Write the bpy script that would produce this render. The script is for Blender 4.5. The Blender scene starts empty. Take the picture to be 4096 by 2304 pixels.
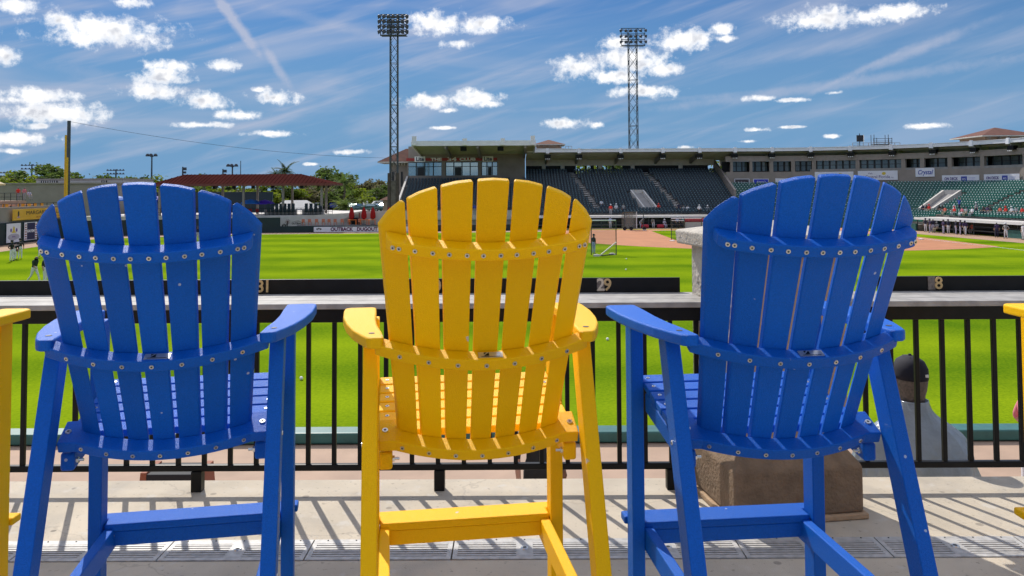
import bpy, bmesh, math, random
from mathutils import Vector, Matrix, noise as mnoise
random.seed(7)
rad = math.radians
SC = bpy.context.scene
COL = SC.collection

# ------------------------------------------------------------------ camera
FPX, HY, PIT, ROLL, EYE = 3300.0, 756.0, 0.04, -0.005, 1.5      # focal length in photo pixels, horizon row
PY0 = HY - FPX * math.tan(PIT)
cam_d = bpy.data.cameras.new('camera')
cam = bpy.data.objects.new('camera', cam_d); COL.objects.link(cam)
cam_d.sensor_width = 36.0
cam_d.lens = FPX / 4096 * 36.0
cam_d.shift_y = -(1152 - PY0) / 4096
cam_d.clip_start = 0.05
cam_d.clip_end = 6000
cam.matrix_world = Matrix.Translation((0, 0, EYE)) @ Matrix.Rotation(math.pi / 2 + PIT, 4, 'X') @ Matrix.Rotation(ROLL, 4, 'Z')
SC.camera = cam
SC.cycles.use_denoising = True; SC.cycles.use_adaptive_sampling = True; SC.cycles.adaptive_threshold = 0.02
SC.cycles.max_bounces = 5; SC.cycles.diffuse_bounces = 3; SC.cycles.glossy_bounces = 3
SC.cycles.transparent_max_bounces = 12
SC.render.resolution_x, SC.render.resolution_y = 1024, 576

def ray(px, py):
    a = px - 2048; b = py - PY0
    c, s = math.cos(ROLL), math.sin(ROLL)
    U = c * a + s * b; V = -s * a + c * b
    cp, sp = math.cos(PIT), math.sin(PIT)
    x = U / FPX; z = -V / FPX
    return Vector((x, cp - z * sp, sp + z * cp))
def at(px, py, d):                    # point of the place seen at a photo pixel, d metres ahead
    r = ray(px, py)
    return Vector((0, 0, EYE)) + r * (d / r.y)
def gnd(px, py, z):                   # the same on a level surface
    r = ray(px, py)
    return Vector((0, 0, EYE)) + r * ((z - EYE) / r.z)
def xat(px, d): return at(px, 750, d).x
def zat(px, py, d): return at(px, py, d).z
def pxof(p):
    p = Vector(p) - Vector((0, 0, EYE))
    cp, sp = math.cos(PIT), math.sin(PIT)
    d = p.y * cp + p.z * sp; v = -p.y * sp + p.z * cp
    U = FPX * p.x / d; V = -FPX * v / d
    return 2048 + math.cos(ROLL) * U - math.sin(ROLL) * V

# ------------------------------------------------------------------ sky, sun, exposure
SUN_EL, SUN_AZ = rad(42.0), rad(-24.2)          # azimuth from +Y, to the left
world = bpy.data.worlds.new('World'); SC.world = world; world.use_nodes = True
world.cycles.sampling_method = 'MANUAL'; world.cycles.sample_map_resolution = 256
SKY_STRENGTH = 0.15
SUN_STRENGTH = 2.5
SC.view_settings.view_transform = 'Standard'; SC.view_settings.look = 'None'
SC.view_settings.gamma = 1.0; SC.view_settings.use_curve_mapping = False
SC.view_settings.exposure = 0.95

def build_world():
    nt = world.node_tree; N = nt.nodes; L = nt.links; N.clear()
    out = N.new('ShaderNodeOutputWorld'); bg = N.new('ShaderNodeBackground')
    bg.inputs['Strength'].default_value = SKY_STRENGTH
    L.new(bg.outputs[0], out.inputs[0])
    sky = N.new('ShaderNodeTexSky'); sky.sky_type = 'NISHITA'; sky.sun_disc = False
    sky.sun_elevation = SUN_EL; sky.sun_rotation = SUN_AZ
    sky.altitude = 0; sky.air_density = 1.0; sky.dust_density = 0.25; sky.ozone_density = 2.2
    def math_(op, a, b=None, c=None, clamp=False):
        n = N.new('ShaderNodeMath'); n.operation = op; n.use_clamp = clamp
        for i, v in enumerate((a, b, c)):
            if v is None: continue
            if isinstance(v, (int, float)): n.inputs[i].default_value = v
            else: L.new(v, n.inputs[i])
        return n.outputs[0]
    def mapr(v, a, b, c, d, smooth=True):
        n = N.new('ShaderNodeMapRange'); n.interpolation_type = 'SMOOTHSTEP' if smooth else 'LINEAR'
        L.new(v, n.inputs['Value'])
        for k, q in (('From Min', a), ('From Max', b), ('To Min', c), ('To Max', d)): n.inputs[k].default_value = q
        return n.outputs['Result']
    def mixc(f, a, b):
        n = N.new('ShaderNodeMix'); n.data_type = 'RGBA'
        for sock, v in ((n.inputs[0], f), (n.inputs[6], a), (n.inputs[7], b)):
            if isinstance(v, float): sock.default_value = v
            elif isinstance(v, tuple): sock.default_value = v
            else: L.new(v, sock)
        return n.outputs[2]
    tc = N.new('ShaderNodeTexCoord')
    sep = N.new('ShaderNodeSeparateXYZ'); L.new(tc.outputs['Generated'], sep.inputs[0])
    az = math_('ARCTAN2', sep.outputs[0], sep.outputs[1])
    hyp = math_('SQRT', math_('ADD', math_('MULTIPLY', sep.outputs[0], sep.outputs[0]), math_('MULTIPLY', sep.outputs[1], sep.outputs[1])))
    el = math_('ARCTAN2', sep.outputs[2], hyp)
    cmb = N.new('ShaderNodeCombineXYZ'); L.new(az, cmb.inputs[0]); L.new(el, cmb.inputs[1])
    P = cmb.outputs[0]
    def noise(vec, scale, detail, rough, dist=0.0):
        n = N.new('ShaderNodeTexNoise'); n.noise_dimensions = '3D'
        L.new(vec, n.inputs['Vector']); n.inputs['Scale'].default_value = scale
        n.inputs['Detail'].default_value = detail; n.inputs['Roughness'].default_value = rough
        n.inputs['Distortion'].default_value = dist
        return n.outputs['Fac']
    def mapping(vec, loc, rot, scale):
        n = N.new('ShaderNodeMapping'); n.vector_type = 'TEXTURE'
        L.new(vec, n.inputs['Vector'])
        n.inputs['Location'].default_value = loc; n.inputs['Rotation'].default_value = (0, 0, rot)
        n.inputs['Scale'].default_value = scale
        return n.outputs[0]
    def azel(px, py):
        r = ray(px, py); return math.atan2(r.x, r.y), math.atan2(r.z, math.hypot(r.x, r.y))
    # cumulus: px, py, half width, half height (photo pixels), tilt
    clouds = [(430, 125, 240, 58, .05), (250, 75, 60, 35, 0), (60, 20, 90, 30, 0), (20, 228, 50, 32, 0), (520, 10, 70, 20, 0),
              (610, 365, 105, 38, 0), (640, 315, 90, 26, 0), (690, 265, 80, 22, .2), (660, 285, 50, 24, 0), (810, 400, 100, 32, 0), (900, 262, 68, 22, .1),
              (1100, 388, 90, 30, 0), (1030, 360, 28, 12, 0), (960, 460, 95, 18, 0), (160, 385, 120, 26, -.1), (220, 450, 165, 44, .05), (60, 400, 60, 18, 0),
              (80, 555, 110, 25, 0), (150, 505, 50, 14, 0), (50, 605, 40, 10, 0), (810, 500, 95, 12, 0), (1085, 535, 85, 13, 0), (1400, 608, 75, 12, .05), (1245, 656, 30, 7, 0),
              (1750, 95, 125, 48, 0), (1930, 98, 130, 36, .1), (1830, 175, 60, 20, .1), (1720, 407, 110, 30, .1), (1900, 390, 105, 36, -.1), (1800, 442, 38, 12, 0), (1960, 415, 50, 16, 0),
              (1780, 511, 50, 8, 0), (2260, 493, 80, 22, 0), (2388, 500, 28, 16, 0), (2330, 270, 120, 50, .1), (2540, 245, 140, 60, 0), (2670, 278, 100, 30, 0), (2450, 305, 130, 32, 0),
              (2570, 365, 140, 24, 0), (2730, 160, 130, 48, .25), (2880, 115, 55, 26, 0), (2900, 155, 40, 14, 0), (2460, 170, 60, 26, .2),
              (3310, 75, 180, 42, .05), (3530, 55, 160, 34, .12), (3250, 85, 100, 22, 0), (3060, 393, 60, 14, .1), (3340, 371, 38, 9, 0), (3160, 400, 80, 10, 0), (3020, 520, 45, 9, .1), (2990, 565, 36, 8, .2), (3160, 508, 45, 6, 0), (3330, 545, 30, 8, 0), (3700, 503, 70, 11, .1), (2740, 590, 30, 9, 0)]
    dmin = None
    k = 1 / FPX
    nz0 = noise(P, 26.0, 3.0, 0.6)
    for (px, py, w, h, t) in clouds:
        a, e = azel(px, py)
        ln = N.new('ShaderNodeVectorMath'); ln.operation = 'LENGTH'
        ma_ = N.new('ShaderNodeVectorMath'); ma_.operation = 'MULTIPLY_ADD'; L.new(P, ma_.inputs[0])
        sx, sy = 1 / (w * k * 0.97), 1 / (h * k * 0.92)
        ma_.inputs[1].default_value = (sx, sy, 0); ma_.inputs[2].default_value = (-a * sx, -e * sy, 0)
        L.new(ma_.outputs[0], ln.inputs[0])
        dmin = ln.outputs['Value'] if dmin is None else math_('MINIMUM', dmin, ln.outputs['Value'])
    nz = noise(P, 60.0, 5.0, 0.66)
    inside = math_('SUBTRACT', 1.05, dmin)
    fld = math_('ADD', inside, math_('MULTIPLY', math_('SUBTRACT', nz, 0.5), 2.8))
    fld = math_('ADD', fld, math_('MULTIPLY', math_('SUBTRACT', nz0, 0.5), 1.5))
    vis = mapr(fld, -0.25, 0.95, 0.0, 1.0)
    # scattered cumulus round the unseen sky, made denser for whiter fill light
    gen = noise(mapping(P, (0, 0, 0), 0, (1.0, 0.42, 1)), 9.0, 4.0, 0.62)
    gvis = mapr(gen, 0.54, 0.64, 0.0, 1.0)
    aabs = math_('ABSOLUTE', az)
    outside = math_('MAXIMUM', mapr(aabs, 0.56, 0.64, 0, 1), mapr(el, 0.235, 0.29, 0, 1))
    gvis = math_('MULTIPLY', math_('MULTIPLY', gvis, outside), mapr(el, 0.0, 0.05, 0, 1))
    vis = math_('MAXIMUM', vis, gvis)
    # thin cirrus veils
    ci = noise(mapping(P, (0, 0, 0), 0.14, (1.0, 0.16, 1)), 3.2, 4.0, 0.55, 0.6)
    ci2 = noise(mapping(P, (0.3, 0, 0), 0.30, (1.0, 0.10, 1)), 4.5, 4.0, 0.55, 0.4)
    cir = math_('ADD', math_('MULTIPLY', mapr(ci, 0.42, 0.72, 0, 1), 0.5), math_('MULTIPLY', mapr(ci2, 0.46, 0.74, 0, 1), 0.45))
    warm = mapr(az, 0.55, -0.55, 0.6, 1.25, False)
    cir = math_('MULTIPLY', cir, warm)
    # contrails and long streaks: px, py, half length, half width, tilt, strength
    for (px, py, w, h, t, s) in [(945, 95, 175, 30, -.92, .95), (1110, 270, 125, 26, -1.0, .6), (3650, 205, 330, 30, .33, .5), (3300, 345, 900, 30, .10, .45),
                                 (3400, 300, 300, 14, .42, .2), (2500, 412, 700, 14, .06, .22), (500, 330, 420, 40, -.2, .22), (1300, 90, 420, 30, -.2, .2), (3150, 215, 420, 34, .12, .18)]:
        a, e = azel(px, py)
        ln = N.new('ShaderNodeVectorMath'); ln.operation = 'LENGTH'
        L.new(mapping(P, (a, e, 0), t, (w * k, h * k, 1)), ln.inputs[0])
        q = math_('ADD', ln.outputs['Value'], math_('MULTIPLY', math_('SUBTRACT', nz, 0.5), 0.9))
        cir = math_('ADD', cir, mapr(q, 1.0, 0.1, 0.0, s))
    cir = math_('MINIMUM', math_('MULTIPLY', cir, 0.82), 0.75)
    hsv = N.new('ShaderNodeHueSaturation'); L.new(sky.outputs[0], hsv.inputs['Color'])
    hsv.inputs['Saturation'].default_value = 1.12
    tint = N.new('ShaderNodeVectorMath'); tint.operation = 'MULTIPLY'; L.new(hsv.outputs[0], tint.inputs[0]); tint.inputs[1].default_value = SKY_TINT
    graded = mixc(mapr(el, 0.22, 0.7, 0.0, 1.0), tint.outputs[0], sky.outputs[0])
    graded = mixc(mapr(el, 0.24, 0.6, 0.0, 0.45), graded, FILL_VEIL)      # pale veil added above the view for neutral fill light
    low = mixc(mapr(el, 0.02, 0.36, 1.0, 0.0), graded, HORIZON_BLUE)
    c1 = mixc(cir, low, CIRRUS)
    upm = N.new('ShaderNodeVectorMath'); upm.operation = 'ADD'; L.new(P, upm.inputs[0]); upm.inputs[1].default_value = (-0.005, 0.011, 0)
    nup = noise(upm.outputs[0], 26.0, 3.0, 0.6)
    ndn = nz0
    relief = math_('ADD', math_('MULTIPLY', math_('SUBTRACT', nup, ndn), 4.0), math_('MULTIPLY', math_('SUBTRACT', nz0, 0.46), 1.2))
    shade = math_('MULTIPLY', mapr(relief, -0.15, 0.6, 0.0, 1.0), mapr(fld, 0.3, 1.0, 0.0, 1.0))
    ccol = mixc(shade, CLOUD_LIT, CLOUD_GREY)
    L.new(mixc(vis, c1, ccol), bg.inputs['Color'])
HORIZON_BLUE = (0.60, 1.22, 2.02, 1)
SKY_TINT = (0.07, 0.135, 0.235)
FILL_VEIL = (3.6, 3.5, 3.4, 1)
CIRRUS = (1.85, 1.95, 2.4, 1)
CLOUD_LIT = (4.2, 4.15, 4.1, 1)
CLOUD_GREY = (2.15, 2.25, 2.5, 1)
build_world()

sun_d = bpy.data.lights.new('sun', 'SUN'); sun = bpy.data.objects.new('sun', sun_d); COL.objects.link(sun)
sun_d.energy = SUN_STRENGTH; sun_d.angle = rad(0.53); sun_d.color = (1.0, 0.94, 0.84)
to_sun = Vector((math.sin(SUN_AZ) * math.cos(SUN_EL), math.cos(SUN_AZ) * math.cos(SUN_EL), math.sin(SUN_EL)))
sun.rotation_euler = (-to_sun).to_track_quat('-Z', 'Y').to_euler()

# ------------------------------------------------------------------ materials
MATS = {}
def mat(name, base, rough=0.6, var=0.0, scale=8.0, bump=0.0, bscale=60.0, metal=0.0, spec=0.5, detail=4.0, col2=None, alpha=1.0, coords='Object'):
    if name in MATS: return MATS[name]
    m = bpy.data.materials.new(name); m.use_nodes = True
    nt = m.node_tree; N = nt.nodes; L = nt.links
    b = N['Principled BSDF']
    b.inputs['Base Color'].default_value = (*base, 1); b.inputs['Roughness'].default_value = rough
    b.inputs['Metallic'].default_value = metal; b.inputs['Specular IOR Level'].default_value = spec
    tc = N.new('ShaderNodeTexCoord')
    if var or col2:
        n = N.new('ShaderNodeTexNoise'); n.inputs['Scale'].default_value = scale; n.inputs['Detail'].default_value = detail
        L.new(tc.outputs[coords], n.inputs['Vector'])
        mx = N.new('ShaderNodeMix'); mx.data_type = 'RGBA'
        r = N.new('ShaderNodeMapRange'); r.inputs['From Min'].default_value = .3; r.inputs['From Max'].default_value = .7
        L.new(n.outputs['Fac'], r.inputs['Value']); L.new(r.outputs[0], mx.inputs[0])
        if col2: a, c = base, col2
        else: a, c = tuple(v * (1 - var) for v in base), tuple(min(1, v * (1 + var)) for v in base)
        mx.inputs[6].default_value = (*a, 1); mx.inputs[7].default_value = (*c, 1)
        L.new(mx.outputs[2], b.inputs['Base Color'])
    if bump:
        n2 = N.new('ShaderNodeTexNoise'); n2.inputs['Scale'].default_value = bscale; n2.inputs['Detail'].default_value = 5
        L.new(tc.outputs[coords], n2.inputs['Vector'])
        bp = N.new('ShaderNodeBump'); bp.inputs['Strength'].default_value = bump; bp.inputs['Distance'].default_value = 0.01
        L.new(n2.outputs['Fac'], bp.inputs['Height']); L.new(bp.outputs[0], b.inputs['Normal'])
    if alpha < 1: b.inputs['Alpha'].default_value = alpha
    MATS[name] = m
    return m

def lumber_mat(name, base, var=0.10, marks=9.0):
    """moulded plastic lumber: fine grain, slight mottling, a few pale scuffs"""
    m = mat(name, base, 0.42, var, 230.0, 0.4, 420.0, spec=0.15)
    nt = m.node_tree; N = nt.nodes; L = nt.links; b = N['Principled BSDF']
    old = b.inputs['Base Color'].links[0].from_socket
    tc = N.new('ShaderNodeTexCoord')
    info = N.new('ShaderNodeObjectInfo'); add = N.new('ShaderNodeVectorMath'); add.operation = 'ADD'
    mul = N.new('ShaderNodeVectorMath'); mul.operation = 'SCALE'; mul.inputs[3].default_value = 37.0
    cb = N.new('ShaderNodeCombineXYZ'); L.new(info.outputs['Random'], cb.inputs[0]); L.new(info.outputs['Random'], cb.inputs[2])
    L.new(cb.outputs[0], mul.inputs[0]); L.new(tc.outputs['Object'], add.inputs[0]); L.new(mul.outputs[0], add.inputs[1])
    v = N.new('ShaderNodeTexVoronoi'); v.inputs['Scale'].default_value = marks; L.new(add.outputs[0], v.inputs['Vector'])
    nn = N.new('ShaderNodeTexNoise'); nn.inputs['Scale'].default_value = 90; L.new(add.outputs[0], nn.inputs['Vector'])
    ad = N.new('ShaderNodeMath'); ad.operation = 'MULTIPLY_ADD'; L.new(nn.outputs['Fac'], ad.inputs[0]); ad.inputs[1].default_value = 0.06
    L.new(v.outputs['Distance'], ad.inputs[2])
    r = N.new('ShaderNodeMapRange'); L.new(ad.outputs[0], r.inputs['Value'])
    r.inputs['From Min'].default_value = 0.088; r.inputs['From Max'].default_value = 0.070; r.inputs['To Min'].default_value = 0; r.inputs['To Max'].default_value = .75
    mx = N.new('ShaderNodeMix'); mx.data_type = 'RGBA'; L.new(r.outputs[0], mx.inputs[0]); L.new(old, mx.inputs[6]); mx.inputs[7].default_value = (.55, .58, .66, 1)
    hv = N.new('ShaderNodeHueSaturation'); L.new(mx.outputs[2], hv.inputs['Color'])
    vr = N.new('ShaderNodeMapRange'); L.new(info.outputs['Random'], vr.inputs['Value']); vr.inputs['To Min'].default_value = .90; vr.inputs['To Max'].default_value = 1.07
    L.new(vr.outputs[0], hv.inputs['Value'])
    L.new(hv.outputs[0], b.inputs['Base Color'])
    return m

M_BLUE = lumber_mat('blue_lumber', (0.003, 0.105, 0.50), 0.12, 12.0)
M_YEL = lumber_mat('yellow_lumber', (0.99, 0.53, 0.0), 0.045, 6.0)
M_STEEL = mat('screw_steel', (0.62, 0.62, 0.60), 0.3, metal=1.0)
M_STEELD = mat('screw_recess', (0.05, 0.05, 0.05), 0.6)
M_BLACK = mat('black_paint', (0.006, 0.006, 0.006), 0.42, 0.4, 12.0, spec=0.22)
M_GOLD = mat('gold_number', (0.55, 0.38, 0.17), 0.4, 0.25, 60.0, metal=0.2)
M_PLATE = mat('worn_plate', (0.40, 0.37, 0.34), 0.5, 0.3, 70.0)
M_LEDGE = mat('weathered_ledge', (0.30, 0.285, 0.27), 0.7, 0.22, 14.0, 0.2, 120.0)
M_CONC = None
M_TEAL = mat('teal_pad', (0.030, 0.125, 0.115), 0.45, 0.15, 5.0)
M_TAN = mat('tan_walkway', (0.36, 0.245, 0.175), 0.85, 0.12, 1.5, 0.3, 30.0)
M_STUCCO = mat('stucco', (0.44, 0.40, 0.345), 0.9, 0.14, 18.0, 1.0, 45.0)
M_STUCCO_TAN = mat('stucco_tan', (0.40, 0.27, 0.165), 0.9, 0.14, 18.0, 0.8, 60.0)
M_STUCCO_DK = mat('stucco_brown', (0.20, 0.135, 0.085), 0.9, 0.18, 14.0, 0.8, 70.0)
M_DIRT = mat('infield_clay', (0.40, 0.165, 0.075), 0.95, 0.10, 0.6)
M_TRACK = mat('warning_track', (0.34, 0.215, 0.14), 0.95, 0.10, 0.6)
M_WHITE = mat('white_paint', (0.78, 0.78, 0.78), 0.5, 0.04, 3.0)
M_SIGNW = mat('banner_white', (0.74, 0.73, 0.80), 0.55, 0.04, 2.0)
M_GRNW = mat('outfield_wall_green', (0.005, 0.022, 0.026), 0.6, 0.2, 1.0)
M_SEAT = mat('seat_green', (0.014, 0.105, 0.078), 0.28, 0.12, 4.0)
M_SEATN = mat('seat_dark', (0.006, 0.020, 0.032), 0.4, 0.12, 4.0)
M_STAND = mat('stand_concrete', (0.27, 0.255, 0.245), 0.85, 0.14, 1.2)
M_STANDL = mat('stand_concrete_light', (0.52, 0.49, 0.46), 0.85, 0.10, 1.2)
M_STANDW = mat('stand_stucco', (0.29, 0.245, 0.215), 0.9, 0.10, 1.0)
M_ROOFW = mat('roof_white_metal', (0.76, 0.77, 0.82), 0.5, 0.06, 1.0)
M_DECKING = mat('roof_underside', (0.34, 0.35, 0.30), 0.6, 0.10, 1.0)
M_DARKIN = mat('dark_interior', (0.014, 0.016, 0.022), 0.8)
M_GLASS = mat('suite_glass', (0.34, 0.42, 0.42), 0.06, metal=0.75)
M_FRAME = mat('window_frame', (0.012, 0.014, 0.02), 0.5)
M_TERRA = mat('terracotta_roof', (0.11, 0.034, 0.020), 0.9, 0.22, 1.2)
M_TERRAM = mat('pavilion_roof_metal', (0.06, 0.018, 0.016), 0.95, 0.12, 0.5, spec=0.0)
M_STEELG = mat('tower_steel', (0.05, 0.065, 0.075), 0.5, 0.2, 1.0)
M_LAMP = mat('lamp_housing', (0.045, 0.05, 0.06), 0.5, 0.2, 2.0)
M_TRUNK = mat('bark', (0.11, 0.085, 0.065), 0.95, 0.25, 4.0)
M_NAVY = mat('navy_sign', (0.015, 0.02, 0.075), 0.5)
M_RED = mat('sign_red', (0.45, 0.025, 0.03), 0.5)
M_ORANGE = mat('orange_plastic', (0.75, 0.16, 0.02), 0.5)
M_YPLAS = mat('yellow_plastic', (0.62, 0.30, 0.02), 0.5)
M_YBAN = mat('banner_yellow', (0.66, 0.36, 0.02), 0.55, col2=(0.72, 0.42, 0.04), scale=.4)
M_YPOLE = mat('foul_pole_yellow', (0.62, 0.40, 0.01), 0.45)
M_CANV_W = mat('white_canvas', (0.74, 0.74, 0.74), 0.7, 0.05, 1.0)
M_CANV_B = mat('blue_canvas', (0.02, 0.16, 0.60), 0.6)
M_CANV_P = mat('purple_canvas', (0.06, 0.025, 0.42), 0.6)
M_CANV_R = mat('red_canvas', (0.42, 0.012, 0.015), 0.7)
M_CANV_Y = mat('cream_canvas', (0.62, 0.55, 0.35), 0.7)
M_GREYW = mat('grey_wall', (0.27, 0.24, 0.215), 0.9, 0.10, 0.6)
M_NET = mat('net', (0.10, 0.11, 0.11), 0.9, alpha=0.22)
M_ASPH = mat('asphalt', (0.06, 0.06, 0.062), 0.9, 0.2, 0.3)
M_TYRE = mat('tyre', (0.015, 0.015, 0.015), 0.8)
M_SKIN = mat('skin', (0.42, 0.235, 0.16), 0.6)
M_HAIR = mat('grey_brown_hair', (0.12, 0.095, 0.08), 0.7, 0.4, 60.0)
def thin(m, f):
    """sheet goods that let light through: canvas, plastic film, leaves"""
    nt = m.node_tree; N = nt.nodes; L = nt.links; b = N['Principled BSDF']; out = N['Material Output']
    tr = N.new('ShaderNodeBsdfTranslucent'); mx = N.new('ShaderNodeMixShader'); mx.inputs[0].default_value = f
    c = b.inputs['Base Color']
    if c.links: L.new(c.links[0].from_socket, tr.inputs['Color'])
    else: tr.inputs['Color'].default_value = c.default_value
    L.new(b.outputs[0], mx.inputs[1]); L.new(tr.outputs[0], mx.inputs[2]); L.new(mx.outputs[0], out.inputs['Surface'])
    return m
for _m in (M_CANV_W, M_CANV_B, M_CANV_P, M_CANV_R, M_CANV_Y): thin(_m, .5)
def cloth(name, c): return mat('cloth_' + name, c, 0.85, 0.10, 14.0)

def concrete_mat():
    m = mat('deck_concrete', (0.50, 0.435, 0.345), 0.85, 0.12, 2.2, 0.25, 180.0, coords='Object')
    nt = m.node_tree; N = nt.nodes; L = nt.links; b = N['Principled BSDF']
    old = b.inputs['Base Color'].links[0].from_socket
    tc = N.new('ShaderNodeTexCoord')
    def ns(scale, det, lo, hi, a, c, dist=0):
        n = N.new('ShaderNodeTexNoise'); n.inputs['Scale'].default_value = scale; n.inputs['Detail'].default_value = det; n.inputs['Distortion'].default_value = dist
        L.new(tc.outputs['Object'], n.inputs['Vector'])
        r = N.new('ShaderNodeMapRange'); L.new(n.outputs['Fac'], r.inputs['Value'])
        for k, v in (('From Min', lo), ('From Max', hi), ('To Min', a), ('To Max', c)): r.inputs[k].default_value = v
        return r.outputs[0]
    def mul(col, f, c2):
        mx = N.new('ShaderNodeMix'); mx.data_type = 'RGBA'; mx.blend_type = 'MIX'
        L.new(f, mx.inputs[0]); L.new(col, mx.inputs[6]); mx.inputs[7].default_value = (*c2, 1); return mx.outputs[2]
    c = mul(old, ns(3.0, 8, .52, .75, 0, .55, 1.0), (.33, .30, .265))      # stains
    c = mul(c, ns(38.0, 8, .62, .70, 0, .6), (.20, .17, .14))               # grit
    c = mul(c, ns(1.3, 6, .50, .72, 0, .5, 2.0), (.36, .31, .25))           # broad discolouring
    c = mul(c, ns(11.0, 6, .60, .72, 0, .5), (.55, .53, .50))               # pale scuffs
    v = N.new('ShaderNodeTexVoronoi'); v.feature = 'DISTANCE_TO_EDGE'; v.inputs['Scale'].default_value = .42
    wn = N.new('ShaderNodeTexNoise'); wn.inputs['Scale'].default_value = 4; wn.inputs['Detail'].default_value = 6
    L.new(tc.outputs['Object'], wn.inputs['Vector'])
    av = N.new('ShaderNodeVectorMath'); av.operation = 'ADD'; sc = N.new('ShaderNodeVectorMath'); sc.operation = 'SCALE'; sc.inputs[3].default_value = .35
    L.new(wn.outputs['Color'], sc.inputs[0]); L.new(tc.outputs['Object'], av.inputs[0]); L.new(sc.outputs[0], av.inputs[1]); L.new(av.outputs[0], v.inputs['Vector'])
    r = N.new('ShaderNodeMapRange'); L.new(v.outputs['Distance'], r.inputs['Value'])
    r.inputs['From Min'].default_value = .0028; r.inputs['From Max'].default_value = .0008; r.inputs['To Min'].default_value = 0; r.inputs['To Max'].default_value = .22
    c = mul(c, r.outputs[0], (.12, .10, .09))
    for sc_, rad_, colr in ((2.1, .018, (.10, .09, .08)), (1.4, .014, (.62, .60, .57)), (5.0, .02, (.22, .19, .16))):
        gv = N.new('ShaderNodeTexVoronoi'); gv.inputs['Scale'].default_value = sc_; L.new(tc.outputs['Object'], gv.inputs['Vector'])
        gr_ = N.new('ShaderNodeMapRange'); L.new(gv.outputs['Distance'], gr_.inputs['Value'])
        gr_.inputs['From Min'].default_value = rad_ * sc_; gr_.inputs['From Max'].default_value = rad_ * sc_ * .75; gr_.inputs['To Min'].default_value = 0; gr_.inputs['To Max'].default_value = .7
        c = mul(c, gr_.outputs[0], colr)
    L.new(c, b.inputs['Base Color'])
    return m
M_CONC = concrete_mat()

def grass_mat():
    m = mat('outfield_grass', (0.14, 0.25, 0.012), 0.9, 0.0)
    nt = m.node_tree; N = nt.nodes; L = nt.links; b = N['Principled BSDF']
    b.inputs['Specular IOR Level'].default_value = 0.0
    tc = N.new('ShaderNodeTexCoord')
    mp = N.new('ShaderNodeMapping'); L.new(tc.outputs['Object'], mp.inputs[0]); mp.inputs['Rotation'].default_value = (0, 0, .10); mp.inputs['Scale'].default_value = (.06, 1.0, 1)
    n = N.new('ShaderNodeTexNoise'); n.inputs['Scale'].default_value = .16; n.inputs['Detail'].default_value = 5; n.inputs['Roughness'].default_value = .6
    L.new(mp.outputs[0], n.inputs['Vector'])
    n2 = N.new('ShaderNodeTexNoise'); n2.inputs['Scale'].default_value = .22; n2.inputs['Detail'].default_value = 8; L.new(tc.outputs['Object'], n2.inputs['Vector'])
    n3 = N.new('ShaderNodeTexNoise'); n3.inputs['Scale'].default_value = 9.0; n3.inputs['Detail'].default_value = 8; L.new(tc.outputs['Object'], n3.inputs['Vector'])
    w = N.new('ShaderNodeTexWave'); w.wave_type = 'BANDS'; w.bands_direction = 'Y'; w.inputs['Scale'].default_value = .035; w.inputs['Distortion'].default_value = 3.0; w.inputs['Detail Scale'].default_value = .25
    L.new(tc.outputs['Object'], w.inputs['Vector'])
    def ma(op, a, b_, c=None):
        q = N.new('ShaderNodeMath'); q.operation = op
        for i, v in enumerate((a, b_, c)):
            if v is None: continue
            if isinstance(v, float): q.inputs[i].default_value = v
            else: L.new(v, q.inputs[i])
        return q.outputs[0]
    s = ma('ADD', ma('MULTIPLY', n.outputs['Fac'], .38), ma('MULTIPLY', n2.outputs['Fac'], .38))
    s = ma('ADD', s, ma('MULTIPLY', w.outputs['Fac'], .12)); s = ma('ADD', s, ma('MULTIPLY', n3.outputs['Fac'], .36)); s = ma('SUBTRACT', s, .09)
    r = N.new('ShaderNodeValToRGB'); L.new(s, r.inputs[0])
    r.color_ramp.elements[0].position = .33; r.color_ramp.elements[0].color = (0.052, 0.125, 0.005, 1)
    r.color_ramp.elements[1].position = .70; r.color_ramp.elements[1].color = (0.215, 0.300, 0.008, 1)
    L.new(r.outputs[0], b.inputs['Base Color'])
    bp = N.new('ShaderNodeBump'); bp.inputs['Strength'].default_value = .5; bp.inputs['Distance'].default_value = .05; L.new(n3.outputs['Fac'], bp.inputs['Height']); L.new(bp.outputs[0], b.inputs['Normal'])
    return m
M_GRASS = grass_mat()

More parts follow.
